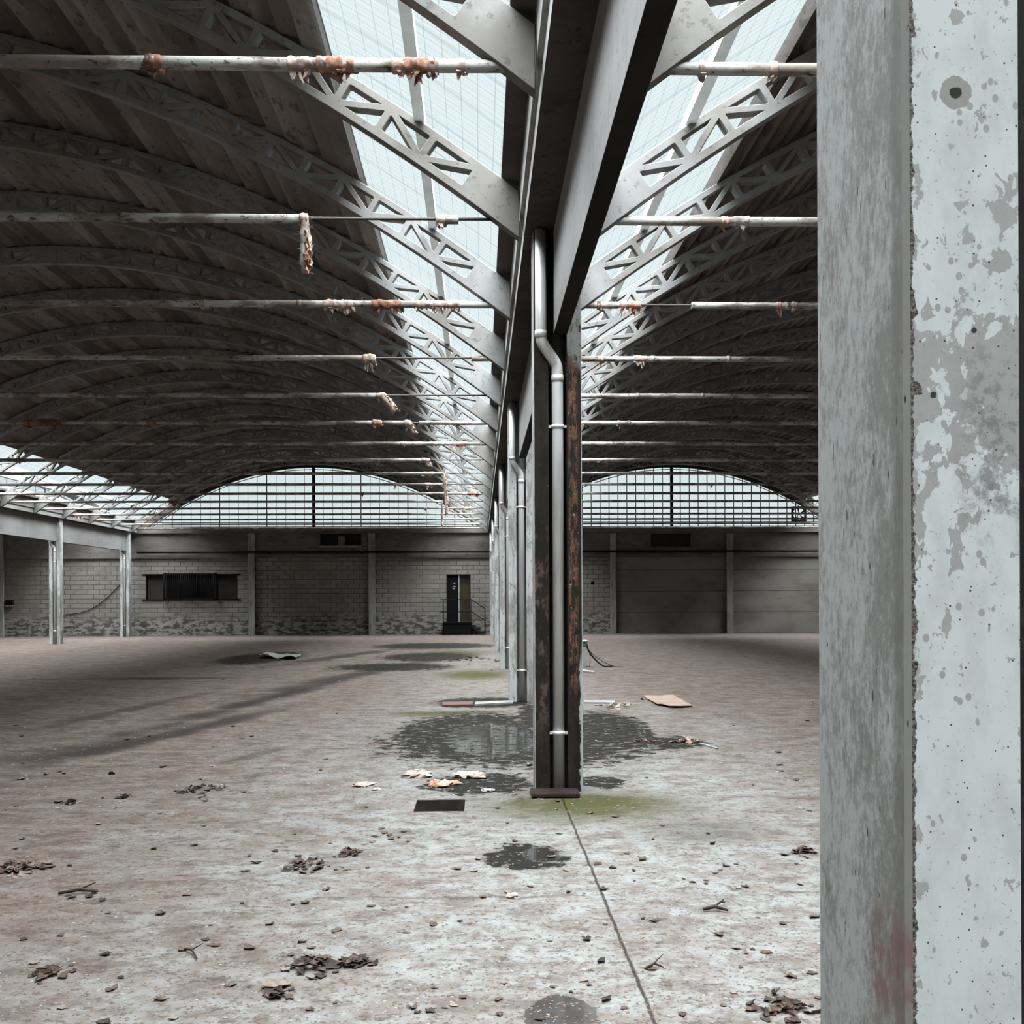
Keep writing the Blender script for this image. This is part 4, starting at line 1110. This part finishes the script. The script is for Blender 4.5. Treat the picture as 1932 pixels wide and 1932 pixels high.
# twigs
for (xa, ya, xb, yb, lab) in ((1220, 1829, 1252, 1828, 'short dark twig right of the floor joint in the foreground'), (1327, 1720, 1374, 1722, 'thin bark strip on the floor left of the flaking pillar'),
                              (110, 1690, 185, 1686, 'long curled bark strip on the floor in the left foreground'), (348, 1793, 372, 1812, 'forked twig in the left foreground')):
    a, b = fl(xa, ya), fl(xb, yb); bm = bmesh.new(); m = (a + b) / 2 + Vector((0, .02, 0)); r_ = .006 if 'strip' not in lab else .011
    for q in (a, b, m): q.z = r_ + .001
    m.z += .012
    tube(bm, [a, m, b], [r_ * .7, r_, r_ * .5], 6)
    e = m + (b - m) * .4 + Vector((.03, .05, .03)); tube(bm, [m, e], [r_ * .6, r_ * .3], 5)
    tag(obj('twig' if 'twig' in lab else 'bark_strip', bm, M['leafdark']), lab, 'twig' if 'twig' in lab else 'bark')
# planks and boards by the third column
def slab(name, corners, th, mat, lab, cat, sub=0, curl=0.0, z0=.002):
    bm = bmesh.new(); q = [fl(*c_) for c_ in corners]; n = 8
    grid = [[None] * (n + 1) for _ in range(n + 1)]; g2 = [[None] * (n + 1) for _ in range(n + 1)]
    for i in range(n + 1):
        for j in range(n + 1):
            u, v = i / n, j / n; p = q[0].lerp(q[1], u).lerp(q[3].lerp(q[2], u), v)
            z = z0 + curl * (noise.noise(Vector((u * 3, v * 3, len(lab)))) + .6) * (1 - .3 * u); z = max(z, z0)
            grid[i][j] = bm.verts.new((p.x, p.y, z)); g2[i][j] = bm.verts.new((p.x, p.y, z + th))
    for i in range(n):
        for j in range(n):
            bm.faces.new((g2[i][j], g2[i + 1][j], g2[i + 1][j + 1], g2[i][j + 1])); bm.faces.new((grid[i][j], grid[i][j + 1], grid[i + 1][j + 1], grid[i + 1][j]))
    for i in range(n):
        bm.faces.new((grid[i][0], grid[i + 1][0], g2[i + 1][0], g2[i][0])); bm.faces.new((grid[i + 1][n], grid[i][n], g2[i][n], g2[i + 1][n]))
        bm.faces.new((grid[0][i + 1], grid[0][i], g2[0][i], g2[0][i + 1])); bm.faces.new((grid[n][i], grid[n][i + 1], g2[n][i + 1], g2[n][i]))
    bmesh.ops.recalc_face_normals(bm, faces=bm.faces)
    tag(obj(name, bm, mat), lab, cat)
q = [fl(x, y) for x, y in ((1215, 1315), (1240, 1313.6), (1270, 1314), (1279, 1320), (1296, 1327), (1307, 1334), (1284, 1336.3), (1262, 1336), (1249, 1332.5), (1240, 1332), (1236, 1329.5), (1219, 1319))]
bm = bmesh.new(); top, bot = [], []
cx0 = sum(p.x for p in q) / len(q); cy0 = sum(p.y for p in q) / len(q)
for p in q:
    z = .012 + .05 * max(0, noise.noise(Vector((p.x * 2.3, p.y * 1.7, 4))) + .25)
    top.append(bm.verts.new((p.x - cx0, p.y - cy0, z + .007))); bot.append(bm.verts.new((p.x - cx0, p.y - cy0, z)))
ct, cb = bm.verts.new((0, 0, .034)), bm.verts.new((0, 0, .027))
for i_ in range(len(q)):
    k = (i_ + 1) % len(q)
    bm.faces.new((top[i_], top[k], ct)); bm.faces.new((bot[k], bot[i_], cb)); bm.faces.new((top[i_], bot[i_], bot[k], top[k]))
bmesh.ops.recalc_face_normals(bm, faces=bm.faces)
tag(obj('cardboard_sheet', bm, M['cardboard'], loc=(cx0, cy0, -.009)), 'torn pinkish brown cardboard sheet lying on the floor right of the columns', 'cardboard')
slab('plank', [(835, 1334), (892, 1333), (892, 1327), (835, 1328)], .03, plain('red_brown_plank', (.13, .06, .05), .8), 'short red brown plank left of the second column behind the pillar', 'plank')
slab('board', [(896, 1332), (968, 1328), (968, 1324), (896, 1327)], .025, M['pilaster'], 'pale grey board between the red brown plank and the column', 'board')
slab('board', [(1102, 1327), (1160, 1328), (1160, 1324), (1102, 1324)], .02, M['chip'], 'thin pale lath on the floor just right of the black stained column', 'lath')
slab('board', [(1318, 1404), (1352, 1414), (1356, 1413), (1322, 1403)], .012, M['chip'], 'white sliver of wood beside the pink scraps at the damp patch tip', 'stick')
slab('plastic_film', [(489, 1242), (560, 1245), (568, 1238), (500, 1238)], .01, M['paper'], 'white plastic film on the black oil patch, left vault floor', 'plastic', curl=.12)
slab('wood_stick', [(1098, 1268), (1121, 1271), (1122, 1269), (1098, 1265)], .03, M['chip'], 'pale stick on the floor beside the grey machine', 'stick')

# grey machine with hoses, half hidden behind the stained column
q = fl(1098, 1258); s_ = q.y / FPX
root = empty('floor_machine', (q.x - .12, q.y, 0), 'grey machine on legs with black hoses, half hidden behind the black stained column', 'machine')
zt = (1258 - 1208) * s_
bm = bmesh.new(); box(bm, -.40, .22, -.22, .22, zt - .14, zt - .03); bevel(bm, .015); obj('housing', bm, M['machine'], root)
bm = bmesh.new(); box(bm, -.43, .25, -.25, .25, zt - .03, zt); bevel(bm, .01); obj('lid', bm, M['machine_pale'], root)
for lx, ly in ((-.34, -.16), (.14, -.16), (-.34, .16), (.14, .16)):
    bm = bmesh.new(); box(bm, lx - .05, lx + .05, ly - .05, ly + .05, 0, zt - .14); obj('leg', bm, M['machine_pale'], root)
for k, (dx, r_) in enumerate(((.40, .02), (.66, .009), (.05, .007))):
    pts = []
    for i in range(11):
        w_ = i / 10; pts.append((.22 + dx * (w_ ** 1.7) + (.06 * math.sin(math.pi * w_) if k == 2 else 0), -.1 - .1 * w_, (zt - .09) * (1 - w_) ** 1.15 + r_))
    if k < 2: pts += [(.22 + dx + .18, -.3, r_)]
    bm = bmesh.new(); tube(bm, pts, r_, 8); obj('hose', bm, M['hose'], root)
# columns, beams, gutters and pilasters are things of their own
for o in bpy.data.objects:
    if o.parent is None and o.name.split('.')[0] in ('concrete_column', 'concrete_beam', 'gutter_channel', 'wall_pilaster'):
        o['kind'] = 'thing'
